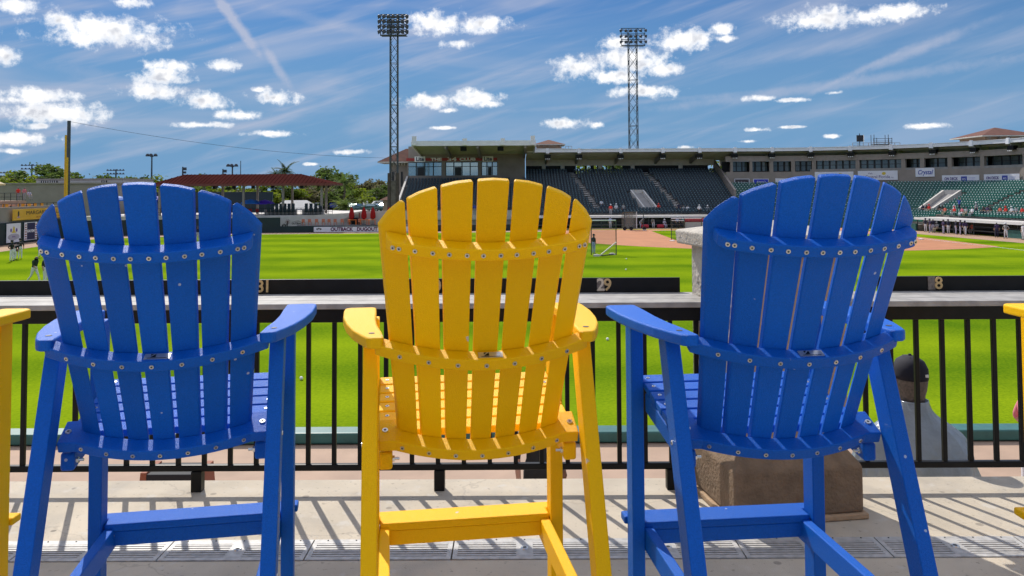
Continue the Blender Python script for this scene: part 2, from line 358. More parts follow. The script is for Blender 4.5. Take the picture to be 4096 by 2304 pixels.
# ------------------------------------------------------------------ mesh helpers
class MB:
    def __init__(s): s.v = []; s.f = []; s.m = []
    def _add(s, vs, fs, mi=0):
        o = len(s.v); s.v += [tuple(p) for p in vs]
        for f in fs: s.f.append(tuple(i + o for i in f)); s.m.append(mi)
        return s
    def hexa(s, p, mi=0):        # 8 points: bottom ring 0-3 (ccw from above), top ring 4-7
        return s._add(p, [(3, 2, 1, 0), (4, 5, 6, 7), (0, 1, 5, 4), (1, 2, 6, 5), (2, 3, 7, 6), (3, 0, 4, 7)], mi)
    def box(s, x0, x1, y0, y1, z0, z1, mi=0, mtx=None):
        p = [(x0, y0, z0), (x1, y0, z0), (x1, y1, z0), (x0, y1, z0), (x0, y0, z1), (x1, y0, z1), (x1, y1, z1), (x0, y1, z1)]
        if mtx is not None: p = [tuple(mtx @ Vector(q)) for q in p]
        return s.hexa(p, mi)
    def bar(s, a, b, w, h, up=(0, 0, 1), mi=0):       # box beam from a to b
        a, b = Vector(a), Vector(b); d = (b - a).normalized(); up = Vector(up)
        if abs(d.dot(up)) > .98: up = Vector((0, 1, 0))
        r = d.cross(up).normalized() * w / 2; u = r.cross(d).normalized() * h / 2
        return s.hexa([a - r - u, a + r - u, b + r - u, b - r - u, a - r + u, a + r + u, b + r + u, b - r + u], mi)
    def tube(s, a, b, r0, r1=None, n=8, cap=True, mi=0):
        a, b = Vector(a), Vector(b); r1 = r0 if r1 is None else r1; d = (b - a).normalized()
        t = Vector((0, 0, 1)) if abs(d.z) < .9 else Vector((1, 0, 0))
        x = d.cross(t).normalized(); y = d.cross(x)
        vs = []
        for p, r in ((a, r0), (b, r1)):
            for i in range(n):
                q = 2 * math.pi * i / n; vs.append(p + x * r * math.cos(q) + y * r * math.sin(q))
        fs = [(i, i + n, (i + 1) % n + n, (i + 1) % n) for i in range(n)]
        if cap: fs += [tuple(range(n)), tuple(range(2 * n - 1, n - 1, -1))]
        return s._add(vs, fs, mi)
    def loft(s, rings, cap=True, close=True, mi=0):
        n = len(rings[0]); vs = [p for r in rings for p in r]; fs = []
        for k in range(len(rings) - 1):
            for i in range(n if close else n - 1):
                j = (i + 1) % n; fs.append((k * n + i, k * n + j, (k + 1) * n + j, (k + 1) * n + i))
        if cap: fs += [tuple(range(n - 1, -1, -1)), tuple(range((len(rings) - 1) * n, len(rings) * n))]
        return s._add(vs, fs, mi)
    def prism(s, poly, z0, z1, mi=0):        # polygon in xy, counter-clockwise
        n = len(poly); vs = [(x, y, z0) for x, y in poly] + [(x, y, z1) for x, y in poly]
        fs = [tuple(range(n - 1, -1, -1)), tuple(range(n, 2 * n))] + [(i, (i + 1) % n, (i + 1) % n + n, i + n) for i in range(n)]
        return s._add(vs, fs, mi)
    def quad(s, a, b, c, d, mi=0): return s._add([a, b, c, d], [(0, 1, 2, 3)], mi)
    def tri(s, a, b, c, mi=0): return s._add([a, b, c], [(0, 1, 2)], mi)
    def mesh(s, name, mats, smooth=False):
        me = bpy.data.meshes.new(name); me.from_pydata(s.v, [], s.f)
        for m in (mats if isinstance(mats, (list, tuple)) else [mats]): me.materials.append(m)
        if any(s.m): me.polygons.foreach_set('material_index', s.m)
        if smooth: me.polygons.foreach_set('use_smooth', [True] * len(me.polygons))
        me.update(); return me
    def build(s, name, mats, parent=None, smooth=False, loc=None, rot=None, bevel=0, fix=True):
        me = s.mesh(name, mats, smooth)
        if fix:
            bm = bmesh.new(); bm.from_mesh(me); bmesh.ops.recalc_face_normals(bm, faces=bm.faces); bm.to_mesh(me); bm.free()
        return obj(name, me, parent, loc, rot, bevel)
def obj(name, me, parent=None, loc=None, rot=None, bevel=0):
    o = bpy.data.objects.new(name, me); COL.objects.link(o)
    if parent is not None: o.parent = parent
    if loc is not None: o.location = loc
    if rot is not None: o.rotation_euler = rot
    if bevel:
        b = o.modifiers.new('bevel', 'BEVEL'); b.width = bevel; b.segments = 3; b.limit_method = 'ANGLE'; b.angle_limit = rad(35)
    return o
def empty(name, loc=(0, 0, 0), rz=0, label=None, cat=None, group=None):
    o = bpy.data.objects.new(name, None); COL.objects.link(o); o.location = loc; o.rotation_euler = (0, 0, rz); o.empty_display_size = .1
    if label: tag(o, label, cat, group)
    return o
def tag(o, label=None, cat=None, group=None, kind=None):
    if label: o['label'] = label
    if cat: o['category'] = cat
    if group: o['group'] = group
    if kind: o['kind'] = kind
    return o
def struct(name, mb, m, smooth=False): return tag(mb.build(name, m, smooth=smooth), kind='structure')
def copy_tree(o, parent=None):
    c = o.copy(); COL.objects.link(c); c.parent = parent
    for ch in list(o.children): copy_tree(ch, c)
    return c
def text_mesh(txt, size, m, depth=0.004, shear=0.0, bold=0.0, spacing=1.0, width=None):
    cu = bpy.data.curves.new('lettering', 'FONT'); cu.body = txt; cu.size = size; cu.align_x = 'CENTER'; cu.align_y = 'CENTER'
    cu.extrude = depth; cu.shear = shear; cu.offset = bold; cu.space_character = spacing; cu.resolution_u = 3
    o = bpy.data.objects.new('t', cu); COL.objects.link(o)
    bpy.context.view_layer.update()
    me = bpy.data.meshes.new_from_object(o.evaluated_get(bpy.context.evaluated_depsgraph_get()))
    bpy.data.objects.remove(o)
    R = Matrix.Rotation(math.pi / 2, 4, 'X')
    if width:
        xs = [v.co.x for v in me.vertices]; w = max(xs) - min(xs)
        R = R @ Matrix.Diagonal((width / w, 1, 1, 1))
    me.transform(R); me.materials.clear(); me.materials.append(m); me.name = 'lettering'
    return me

# ================================================================== SETTING: deck, walkway, field
FIELD_Z = -4.55
DECK_EDGE = 4.335
mb = MB(); mb.box(-30, 30, -30, 3.40, -.35, 0); mb.box(-30, 30, 3.60, DECK_EDGE, -.35, 0); mb.box(-30, 30, 3.40, 3.60, -.35, -.06)
struct('deck', mb, M_CONC)
mb = MB(); mb.box(-60, 60, DECK_EDGE - .25, DECK_EDGE - .01, -3.4, -.352); struct('deck_retaining_wall', mb, M_STUCCO_TAN)
mb = MB(); mb.box(-60, 60, DECK_EDGE - .01, 14.8, -3.4, -3.0); struct('lower_walkway', mb, M_TAN)
mb = MB(); mb.box(-2, 6, DECK_EDGE, 5.5, -2.999, -.9); struct('lower_seating_step', mb, M_TAN)
mb = MB(); mb.box(-60, 60, 14.8, 15.1, FIELD_Z, -2.98); o = mb.build('outfield_wall', M_GRNW)
tag(o, 'low dark green outfield wall below the deck, topped with teal padding', 'wall')
for i in range(24):
    b = MB(); x = -60 + i * 5; b.box(x + .012, x + 4.988, 14.74, 15.16, -2.98, -2.79); b.build('pad', M_TEAL, o, bevel=.03)

# ground sheet to the horizon, field on it
mb = MB(); mb.quad((-3000, -200, FIELD_Z - .25), (3000, -200, FIELD_Z - .25), (3000, 4000, FIELD_Z - .25), (-3000, 4000, FIELD_Z - .25))
struct('ground', mb, mat('far_ground', (0.10, 0.11, 0.045), 0.95, 0.25, 0.05))
mb = MB(); mb.quad((-130, 15, FIELD_Z), (130, 15, FIELD_Z), (130, 140, FIELD_Z), (-130, 140, FIELD_Z)); struct('field_grass', mb, M_GRASS)
RUB = Vector((33.0, 107.0))
def disc(cx, cy, r, z, n=64, a0=0, a1=2 * math.pi):
    return [(cx + r * math.cos(a0 + (a1 - a0) * i / n), cy + r * math.sin(a0 + (a1 - a0) * i / n), z) for i in range(n)]
def sheet(name, pts, m):
    b = MB(); b._add(pts, [tuple(range(len(pts)))]); return struct(name, b, m)
HOME = Vector((47.0, 119.3)); SECOND = Vector((18.25, 94.5)); RIGHTB = Vector((47.0, 95.2)); LEFTB = Vector((19.0, 119.0))
# infield clay: the arc round the mound, cut off along the foul lines
arc = []
for i in range(90):
    a = 2 * math.pi * i / 90
    p = RUB + Vector((math.cos(a), math.sin(a))) * 28.6
    p.x = min(p.x, 49.2); p.y = min(p.y, 121.5)
    arc.append((p.x, p.y, FIELD_Z + .012))
sheet('infield_dirt', arc, M_DIRT)
ins = [SECOND.lerp(RUB, .05), RIGHTB.lerp(RUB, .06), HOME.lerp(RUB, .14), LEFTB.lerp(RUB, .05)]
grass_pts = []
for i in range(4):
    a, b = ins[i], ins[(i + 1) % 4]
    for t in (0.07, .3, .5, .7, .93):
        p = a.lerp(b, t); grass_pts.append((p.x, p.y, FIELD_Z + .024))
sheet('infield_grass', grass_pts, M_GRASS)
sheet('mound', disc(RUB.x, RUB.y, 2.7, FIELD_Z + .036, 32), M_DIRT)
sheet('home_circle', disc(HOME.x, HOME.y, 4.0, FIELD_Z + .036, 32), M_DIRT)
b = MB()
for a, c in ((HOME, Vector((48.9, 60.0))), (HOME, Vector((-57, 112.5)))):
    d = (c - a).normalized(); nrm = Vector((-d.y, d.x)) * .06
    b.quad((a.x - nrm.x, a.y - nrm.y, FIELD_Z + .03), (c.x - nrm.x, c.y - nrm.y, FIELD_Z + .03), (c.x + nrm.x, c.y + nrm.y, FIELD_Z + .03), (a.x + nrm.x, a.y + nrm.y, FIELD_Z + .03))
struct('foul_line', b, M_WHITE)
def base_bag(p, label):
    b = MB(); b.box(-.24, .24, -.24, .24, 0, .09); o = b.build('base_bag', M_WHITE, loc=(p.x, p.y, FIELD_Z + .013), rot=(0, 0, .75), bevel=.03)
    tag(o, label, 'base', 'bases of the diamond')
base_bag(SECOND, 'white base on the clay beside the tall protective screen')
base_bag(RIGHTB, 'white base on the clay in front of the right dugout')
base_bag(LEFTB, 'white base on the far clay below the batting cage')
# warning track along the far walls
W = [(-54.5, 70.0), (-57.0, 92.0), (-58.0, 109.0), (-37.0, 117.2), (-16.8, 118.6), (2.0, 120.5), (6.0, 126.2), (30.0, 126.2)]
TR = [(-50.5, 70.0), (-52.0, 92.0), (-52.5, 104.5), (-35.5, 113.4), (-16.0, 114.8), (3.5, 116.5), (8.0, 122.8), (30.0, 122.8)]
b = MB()
for i in range(len(W) - 1):
    b.quad((*TR[i], FIELD_Z + .012), (*TR[i + 1], FIELD_Z + .012), (*W[i + 1], FIELD_Z + .012), (*W[i], FIELD_Z + .012))
b.quad((30, 122.8, FIELD_Z + .0125), (46, 122.8, FIELD_Z + .0125), (46, 126.2, FIELD_Z + .0125), (30, 126.2, FIELD_Z + .0125))
b.quad((50.6, 119.0, FIELD_Z + .0125), (53.5, 95.3, FIELD_Z + .0125), (59.2, 95.3, FIELD_Z + .0125), (56.2, 119.0, FIELD_Z + .0125))
b.quad((53.5, 95.3, FIELD_Z + .0125), (56.5, 75, FIELD_Z + .0125), (62.5, 75, FIELD_Z + .0125), (59.2, 95.3, FIELD_Z + .0125))
struct('warning_track', b, M_TRACK)

# ================================================================== FENCE, LEDGE, PILLAR, DRAIN
FY = 4.19
def fence(x0, x1, label, posts, phase):
    f = empty('railing_fence', ((x0 + x1) / 2, FY, 0), 0, label, 'railing', 'black railings at the deck edge')
    cx = (x0 + x1) / 2
    b = MB(); b.box(x0 - cx, x1 - cx, -.045, .005, .838, .928); b.build('top_rail', M_BLACK, f, bevel=.006)
    b = MB(); b.box(x0 - cx, x1 - cx, -.016, .016, .098, .130); b.build('bottom_rail', M_BLACK, f, bevel=.006)
    pk = MB().box(-.011, .011, -.011, .011, .129, .839).mesh('picket', M_BLACK)
    k = math.ceil((x0 - phase) / .130)
    while phase + k * .130 < x1:
        obj('picket', pk, f, (phase + k * .130 - cx, 0, 0), bevel=.003); k += 1
    for p in posts:
        b = MB(); b.box(-.026, .026, -.026, .026, .0, .10); b.build('post', M_BLACK, f, loc=(p - cx, 0, 0), bevel=.003)
PH = xat(1238, FY)
fence(-3.6, 1.02, 'black metal railing left of the stucco pillar, under the long drink ledge', (-2.74, xat(803, FY), xat(1757, FY), .79), PH)
fence(1.56, 3.8, 'black metal railing right of the stucco pillar', (2.9,), xat(3649, FY))

def ledge(x0, x1, xn0, xn1, label, nums):
    cx = (x0 + x1) / 2
    f = empty('drink_ledge', (cx, 4.16, .929), 0, label, 'ledge', 'drink ledges along the railing')
    for (y0, y1) in ((-.19, -.065), (-.060, .065), (.070, .195)):
        b = MB(); b.box(x0 - cx, x1 - cx, y0, y1, 0, .026); b.build('plank', M_LEDGE, f, bevel=.003)
    b = MB(); b.box(xn0 - cx, xn1 - cx, .197, .215, -.06, .102); nb = b.build('number_board', M_BLACK, f, bevel=.002)
    for (txt, px, plate) in nums:
        X = xat(px, 4.36) - cx
        w = .0155 if len(txt) == 1 else 0
        ch = list(txt)
        for i, c in enumerate(ch):
            xx = X + (i - (len(ch) - 1) / 2) * .036
            zc = .066
            if plate and i == plate - 1:
                p = MB().box(-.019, .019, -.002, .002, -.034, .034).build('number_plate', mat('stained_plate', (.17, .14, .12), .6, .5, 60.), nb, loc=(xx, .1945, zc))
            if c == '_': continue
            me = text_mesh(c, .088, M_GOLD if not (plate and i == plate - 1) else mat('worn_digit', (.62, .52, .40), .5, .2, 80.), .0015, bold=.0015)
            obj('number', me, nb, (xx, .191, zc - .002))
ledge(-3.6, 1.0, -3.6, xat(2713, 4.37), 'long grey plank drink ledge left of the pillar, with seat numbers 31, 30 and 29', (('32', -250, 0), ('31', 1060, 0), ('30', 1735, 0), ('29', 2412, 1)))
ledge(1.57, 3.8, xat(3500, 4.37), 3.8, 'grey plank drink ledge right of the pillar, with a single seat number 8', (('_8', 3728, 1),))

pil = empty('stucco_pillar', (1.235, 4.06, 0), rad(9), 'square stucco pillar with a pyramid cap, standing in the deck railing', 'pillar')
def ring(h, z): return [(-h, -h, z), (h, -h, z), (h, h, z), (-h, h, z)]
MB().loft([ring(.325, .002), ring(.325, .028)]).build('footing', M_STUCCO_TAN, pil, bevel=.006)
MB().loft([ring(.31, .027), ring(.31, .235), ring(.262, .30)]).build('plinth', M_STUCCO_DK, pil, bevel=.012)
sh = MB().loft([ring(.268, .299), ring(.268, 1.10), ring(.266, 1.214)]).build('shaft', M_STUCCO_TAN, pil, bevel=.012)
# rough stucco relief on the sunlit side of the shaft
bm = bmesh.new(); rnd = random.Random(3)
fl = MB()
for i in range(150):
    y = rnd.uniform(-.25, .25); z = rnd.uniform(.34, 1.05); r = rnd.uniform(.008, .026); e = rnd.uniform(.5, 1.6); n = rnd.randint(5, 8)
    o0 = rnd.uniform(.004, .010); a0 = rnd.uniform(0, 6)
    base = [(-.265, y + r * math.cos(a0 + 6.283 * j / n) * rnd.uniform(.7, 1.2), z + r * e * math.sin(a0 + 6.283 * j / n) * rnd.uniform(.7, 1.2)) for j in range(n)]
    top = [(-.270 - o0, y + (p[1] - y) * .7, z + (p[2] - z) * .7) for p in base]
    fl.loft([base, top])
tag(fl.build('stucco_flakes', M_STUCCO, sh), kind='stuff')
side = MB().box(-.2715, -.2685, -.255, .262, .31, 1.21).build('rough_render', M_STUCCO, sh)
cap = MB().loft([ring(.33, 1.213), ring(.335, 1.283), [(p[0] * .05, p[1] * .05, 1.345) for p in ring(.33, 0)]]).build('cap', M_STUCCO, pil, bevel=.01)

# trench drain, one grate after another
M_GRATE = mat('drain_steel', (0.42, 0.41, 0.40), 0.5, 0.2, 30.0)
gL = .598
x = xat(680, 3.5)
x = x - 5 * gL
gb = MB()
bars = [(-.096, -.078), (.060, .096)]
gb.box(.003, gL - .003, -.096, -.070, -.012, .004); gb.box(.003, gL - .003, .056, .096, -.012, .004)
for k in range(6):
    y = -.070 + .021 * k + .0065; gb.box(.02, gL - .02, y, y + .0125, -.012, .0035)
gb.box(.003, .022, -.07, .056, -.012, .0038); gb.box(gL - .022, gL - .003, -.07, .056, -.012, .0038); gb.box(gL / 2 - .035, gL / 2 + .035, -.0695, .0555, -.012, .0042)
gme = gb.mesh('drain_grate', M_GRATE)
bolt = MB().tube((0, 0, .004), (0, 0, .009), .018, .015, 12).tube((0, 0, .009), (0, 0, .0095), .009, .009, 8, mi=1).mesh('lock_bolt', [M_STEEL, M_STEELD])
riv = MB().tube((0, 0, .0035), (0, 0, .0065), .004, .003, 6).mesh('rivet', M_STEELD)
dgl = ['steel drain grate %s' % s for s in ('far left, behind the leftmost yellow chair', 'left, by the blue chair with the foot stretcher', 'under the left blue chair', 'just left of centre under the left blue chair\'s arm', 'left of the yellow chair\'s legs',
       'under the left half of the yellow chair', 'under the right half of the yellow chair', 'between the yellow and right blue chairs', 'under the left half of the right blue chair', 'in front of the brown pillar plinth', 'right of the pillar', 'at the far right edge')]
for i in range(12):
    o = obj('drain_grate', gme, None, (x + i * gL, 3.5, .0)); tag(o, dgl[i], 'drain grate', 'steel grates of the trench drain')
    obj('lock_bolt', bolt, o, (gL / 2, 0, 0))
    for q in range(5): obj('rivet', riv, o, (.06 + q * .12, .085, 0))

# ================================================================== CHAIRS
TH = .4142; ZB = .7424; T1, T2 = .6381, .300
CU = Vector((0, -math.sin(TH), math.cos(TH))); CN = Vector((0, -math.cos(TH), -math.sin(TH)))
KS = 1.0
def bp(s, t, off): return Vector((s, 0, ZB)) + CU * t + CN * off
_cache = {}
def cmesh(key, m, fn):
    k = (key, m.name)
    if k not in _cache: _cache[k] = fn()
    return _cache[k]
def slat_geo(i):
    """one tapered back slat; the top ends follow the rounded outline of the fan"""
    j = i - 3
    def a2s(q): return q - 2 / 3 * KS * KS * q ** 3
    def cen(t): return a2s(j * (.0702 + (.0872 - .0702) * max(0, t) / .64))
    def half(t): return (.0290 + (.0388 - .0290) * max(0, t) / .70) / math.hypot(1, 2 * KS * cen(t))
    PR = [(0, 0), (.046, .003), (.092, .012), (.138, .028), (.184, .052), (.23, .086), (.26, .120), (.287, .165), (.32, .225)]
    def top(s):
        a = abs(s)
        for (a0, d0), (a1, d1) in zip(PR, PR[1:]):
            if a <= a1: return .829 - d0 - (d1 - d0) * (a - a0) / (a1 - a0)
        return .6
    t0 = -.022
    b = MB(); front, back = [], []
    n = 10
    cols = []
    rings = []
    for side in (0, 1):
        pass
    # outline in (s,t)
    ts = [t0, .15, .3, .45, .55]
    left = [(cen(t) - half(t), t) for t in ts]
    right = [(cen(t) + half(t), t) for t in ts]
    def edge_top(sg):
        t = .75
        for _ in range(40): t = .5 * t + .5 * top(cen(t) + sg * half(t))
        return (cen(t) + sg * half(t), t)
    lt, rt = edge_top(-1), edge_top(1)
    tops = []
    for k in range(9):
        s = lt[0] + (rt[0] - lt[0]) * k / 8
        tops.append((s, top(s) if 0 < k < 8 else (lt[1] if k == 0 else rt[1])))
    outline = left + tops + right[::-1]
    # flat slat tangent to the arc at its centre line
    def pt(s, t, d):
        c = cen(t); sl = -2 * KS * c
        off = -.052 - KS * c * c + sl * (s - c) * 1.0
        nl = math.hypot(1, sl)
        return bp(s, t, 0) + CN * (off - d / nl) + Vector((1, 0, 0)) * (-d * -sl / nl * -1)
    A = [pt(s, t, 0) for s, t in outline]; B_ = [pt(s, t, .021) for s, t in outline]
    b._add(A + B_, [])
    n = len(outline)
    def strips(o, rev):
        fs = []
        nl = len(left)
        # lower part as quads between left and right
        for k in range(nl - 1):
            q = (k, n - 1 - k, n - 2 - k, k + 1)
            fs.append(q)
        # top cap polygon
        fs.append(tuple([nl - 1] + [n - nl] + list(range(n - nl - 1, nl - 1, -1))))
        return [tuple(i + o for i in (f[::-1] if rev else f)) for f in fs]
    b.f += strips(0, False) + strips(n, True); b.m += [0] * (2 * (len(left)))
    for k in range(n):
        k2 = (k + 1) % n; b.f.append((k, k2, k2 + n, k + n)); b.m.append(0)
    return b
def bar_geo(S, t, ko, do, hh, kind):
    b = MB(); rings = []; n = 36
    for i in range(n + 1):
        s = -S + 2 * S * i / n; a = abs(s)
        if kind == 'bottom':
            oo = do - ko * min(a, .245) ** 2
            oi = -.052 - KS * s * s if a < .236 else -.155
            if .236 <= a < .25: pass
        else:
            oo = do - ko * s * s; oi = -.0515 - KS * s * s
        if kind == 'upper' and a > S - .02:                       # rounded ends
            q = (a - (S - .02)) / .02; oo -= .020 * q * q
        rings.append([bp(s, t - hh, oo), bp(s, t - hh, oi), bp(s, t + hh, oi), bp(s, t + hh, oo)])
    return b.loft(rings)
SCREW = MB().tube((0, 0, -.001), (0, 0, .0022), .0068, .0060, 14).tube((0, 0, .0020), (0, 0, .0026), .0030, .0030, 6, mi=1).mesh('screw', [M_STEEL, M_STEELD])
BIGSCREW = MB().tube((0, 0, -.001), (0, 0, .003), .0095, .0085, 16).tube((0, 0, .0028), (0, 0, .0034), .0042, .0042, 6, mi=1).mesh('screw', [M_STEEL, M_STEELD])
NUT = MB().tube((0, 0, 0), (0, 0, .006), .009, .009, 6).tube((0, 0, .005), (0, 0, .020), .0045, .0045, 8).mesh('bolt', M_STEEL)
def zrot(n):   # euler aligning +Z with n
    return Vector(n).to_track_quat('Z', 'Y').to_euler()
def arm_geo(sg):
    out = [(.306, .55), (.318, .562), (.395, .562), (.412, .545), (.414, .50), (.409, .36), (.392, .22), (.368, .10), (.340, .01), (.325, -.03), (.312, -.044), (.284, -.048), (.277, -.038), (.284, .06), (.298, .18), (.304, .30), (.304, .45)]
    out = [(x * sg, y) for x, y in out]
    if sg > 0: out = out[::-1]
    return MB().prism(out, 1.060, 1.092)
def make_chair(loc, rz, m, label, group, plate=True):
    c = empty('bar_chair', loc, rz, label, 'chair', group)
    def part(key, fn, name, bevel=.004, parent=c):
        def mk():
            o = fn().build(name, m); me = o.data; bpy.data.objects.remove(o); return me
        return obj(name, cmesh(key, m, mk), parent, bevel=bevel)
    for i in range(7): part('slat%d' % i, lambda: slat_geo(i), 'back_slat', .0045)
    up = part('upper', lambda: bar_geo(.272, T1, .8077, -.0056, .0165, 'upper'), 'crossbar')
    mid = part('mid', lambda: bar_geo(.302, T2, 1.0027, -.0071, .0175, 'mid'), 'crossbar')
    bot = part('bot', lambda: bar_geo(.292, 0, .9436, 0, .0175, 'bottom'), 'crossbar')
    def screw(parent, s, t, k, d, me=SCREW):
        p = bp(s, t, d - k * s * s); nn = CN + Vector((1, 0, 0)) * (2 * k * s)
        obj('screw', me, parent, p, zrot(nn))
    for j in range(7):
        q = j - 3; ss = q * .0869
        pr = (-.0235, .0215) if abs(q) < 3 else ((-.0095, .0065) if q < 0 else (-.0065, .0095))
        for e in pr: screw(up, (ss if abs(q) < 3 else .2445 * q / 3) + e, T1, .8077, -.0056)
        screw(mid, q * .0779, T2, 1.0027, -.0071)
        screw(bot, q * .075, 0, .9436, 0)
    for sg in (-1, 1):
        p = bp(sg * .274, .0175, -.105); obj('screw', BIGSCREW, bot, p, zrot(CU))
    if plate:
        pl = obj('maker_plate', cmesh('plate', M_PLATE, lambda: MB().box(-.034, .034, -.012, .012, 0, .0015).mesh('maker_plate', mat('brushed_plate', (.60, .59, .55), .35, .1, 40., metal=.8))), mid, bp(.012, T2 + .0177, -.030), zrot(CU))
        pl.rotation_euler = (TH, 0, 0)
        me = cmesh('plogo', M_BLACK, lambda: MB().tri((-.010, -.007, .0021), (.004, -.007, .0021), (.004, .008, .0021)).tri((-.010, .008, .0021), (-.010, -.001, .0021), (-.002, .008, .0021)).mesh('emblem', M_BLACK))
        obj('emblem', me, pl, (-.008, .002, 0))
        me = cmesh('pline', M_BLACK, lambda: MB().box(-.026, .026, -.0095, -.0075, .0012, .0019).mesh('emblem', M_BLACK)); obj('emblem', me, pl)
    for sg in (-1, 1):
        part('rleg%d' % sg, lambda: MB().bar((sg * .316, .125, 1.058), (sg * .316, -.275, 0.0), .043, .074, up=(0, 1, .38)), 'rear_leg')
        part('fleg%d' % sg, lambda: MB().box(sg * .316 - .0215, sg * .316 + .0215, .495, .570, 0, 1.059), 'front_leg')
        a = part('arm%d' % sg, lambda: arm_geo(sg), 'armrest', .009)
        me = cmesh('plug', M_STEELD, lambda: MB().tube((0, 0, 0), (0, 0, .0012), .009, .009, 10).mesh('screw', M_STEELD)); obj('screw', me, a, (sg * .312, .03, 1.0922))
        r = part('rail%d' % sg, lambda: MB().hexa([(sg * .272 - .0195, .075, .690), (sg * .272 + .0195, .075, .690), (sg * .272 + .0195, .494, .742), (sg * .272 - .0195, .494, .742), (sg * .272 - .0195, .075, .742), (sg * .272 + .0195, .075, .742), (sg * .272 + .0195, .494, .808), (sg * .272 - .0195, .494, .808)]), 'seat_rail', .008)
        obj('bolt', NUT, r, (sg * .2525, .095, .717), zrot((-sg, 0, 0)))
        s = part('str%d' % sg, lambda: MB().box(sg * .277 - .017, sg * .277 + .017, -.16, .555, .278, .350), 'stretcher', .005)
        obj('bolt', NUT, s, (sg * .260, .535, .305), zrot((-sg, 0, 0)))
        for z in (.42, .78): obj('screw', cmesh('sideplug', M_STEEL, lambda: SCREW), c, (sg * .3376, -.275 + .4 * z / 1.058 + .01, z), zrot((sg, 0, 0)))
    for k in range(6):
        y0 = .150 + k * .0715; z = .752 + (y0 - .095) * .157 + .028 * (k == 0) * 0
        def geo():
            dz = .157 * .061
            b = MB(); w = .2935
            if k == 5: w = .2935
            return b.hexa([(-w, y0, z), (w, y0, z), (w, y0 + .060, z + dz), (-w, y0 + .060, z + dz), (-w, y0, z + .022), (w, y0, z + .022), (w, y0 + .060, z + .022 + dz), (-w, y0 + .060, z + .022 + dz)])
        sl = part('seat%d' % k, geo, 'seat_slat', .004)
        for sg in (-1, 1): obj('screw', SCREW, sl, (sg * .268, y0 + .03, z + .0265), (0.15, 0, 0))
    part('foot', lambda: MB().prism([(-.347, .572), (-.2925, .572), (-.2925, .515), (.2925, .515), (.2925, .572), (.347, .572), (.347, .628), (-.347, .628)], .340, .366), 'footrest', .006)
    part('apron', lambda: MB().box(-.2935, .2935, .520, .552, .290, .3395), 'apron', .004)
    return c
G = 'tall plastic-lumber chairs facing the field'
c0 = make_chair((-1.015, 2.402, 0), .184, M_BLUE, 'blue tall chair left of the yellow one, the leftmost blue chair', G)
make_chair((-.0885, 2.38, 0), .149, M_YEL, 'bright yellow tall chair in the middle, seen whole between two blue chairs', G)
c2 = make_chair((.787, 2.360, 0), .102, M_BLUE, 'blue tall chair in front of the stucco pillar', G)
make_chair((-2.07, 2.33, 0), .03, M_YEL, 'yellow chair cut off by the left edge, one arm and leg showing', G)
make_chair((2.118, 2.345, 0), .0, M_YEL, 'yellow chair cut off by the right edge, only arm tip and footrest showing', G)

c0.scale = (.996,) * 3; c2.scale = (1.004,) * 3

# ================================================================== FAR WALLS AND PATIOS
def wall_strip(b, p, q, z0, z1, th=.25, mi=0):
    p, q = Vector((*p, 0)), Vector((*q, 0)); d = (q - p).normalized(); n = Vector((-d.y, d.x, 0)) * th   # thickness to the left of p->q
    b.hexa([p + Vector((0, 0, z0)), q + Vector((0, 0, z0)), q + n + Vector((0, 0, z0)), p + n + Vector((0, 0, z0)),
            p + Vector((0, 0, z1)), q + Vector((0, 0, z1)), q + n + Vector((0, 0, z1)), p + n + Vector((0, 0, z1))], mi)
def face_sign(name, c, facing, w, h, m, label, cat, group=None, th=.05):
    """flat board centred at c, its front turned towards direction `facing`"""
    rz = math.atan2(facing[0], -facing[1])
    o = MB().box(-w / 2, w / 2, 0, th, -h / 2, h / 2).build(name, m, loc=c, rot=(0, 0, rz))
    if label: tag(o, label, cat, group)
    return o
def lettering(sign, txt, size, m, x=0, z=0, **k):
    return obj('lettering', text_mesh(txt, size, m, .006, **k), sign, (x, -.012, z))
def patch(sign, m, x0, x1, z0, z1, y=-.008, name='panel'):
    return MB().box(x0, x1, y, -.001, z0, z1).build(name, m, sign)
def blob(sign, m, x, z, rx, rz, y=-.010, n=16, name='emblem', poly=None):
    pts = poly or [(x + rx * math.cos(6.2832 * i / n), z + rz * math.sin(6.2832 * i / n)) for i in range(n)]
    b = MB(); k = len(pts); b._add([(px, y, pz) for px, pz in pts] + [(px, -.001, pz) for px, pz in pts], [tuple(range(k))] + [(i, i + k, (i + 1) % k + k, (i + 1) % k) for i in range(k)])
    return b.build(name, m, sign)

WZ = FIELD_Z + 2.5
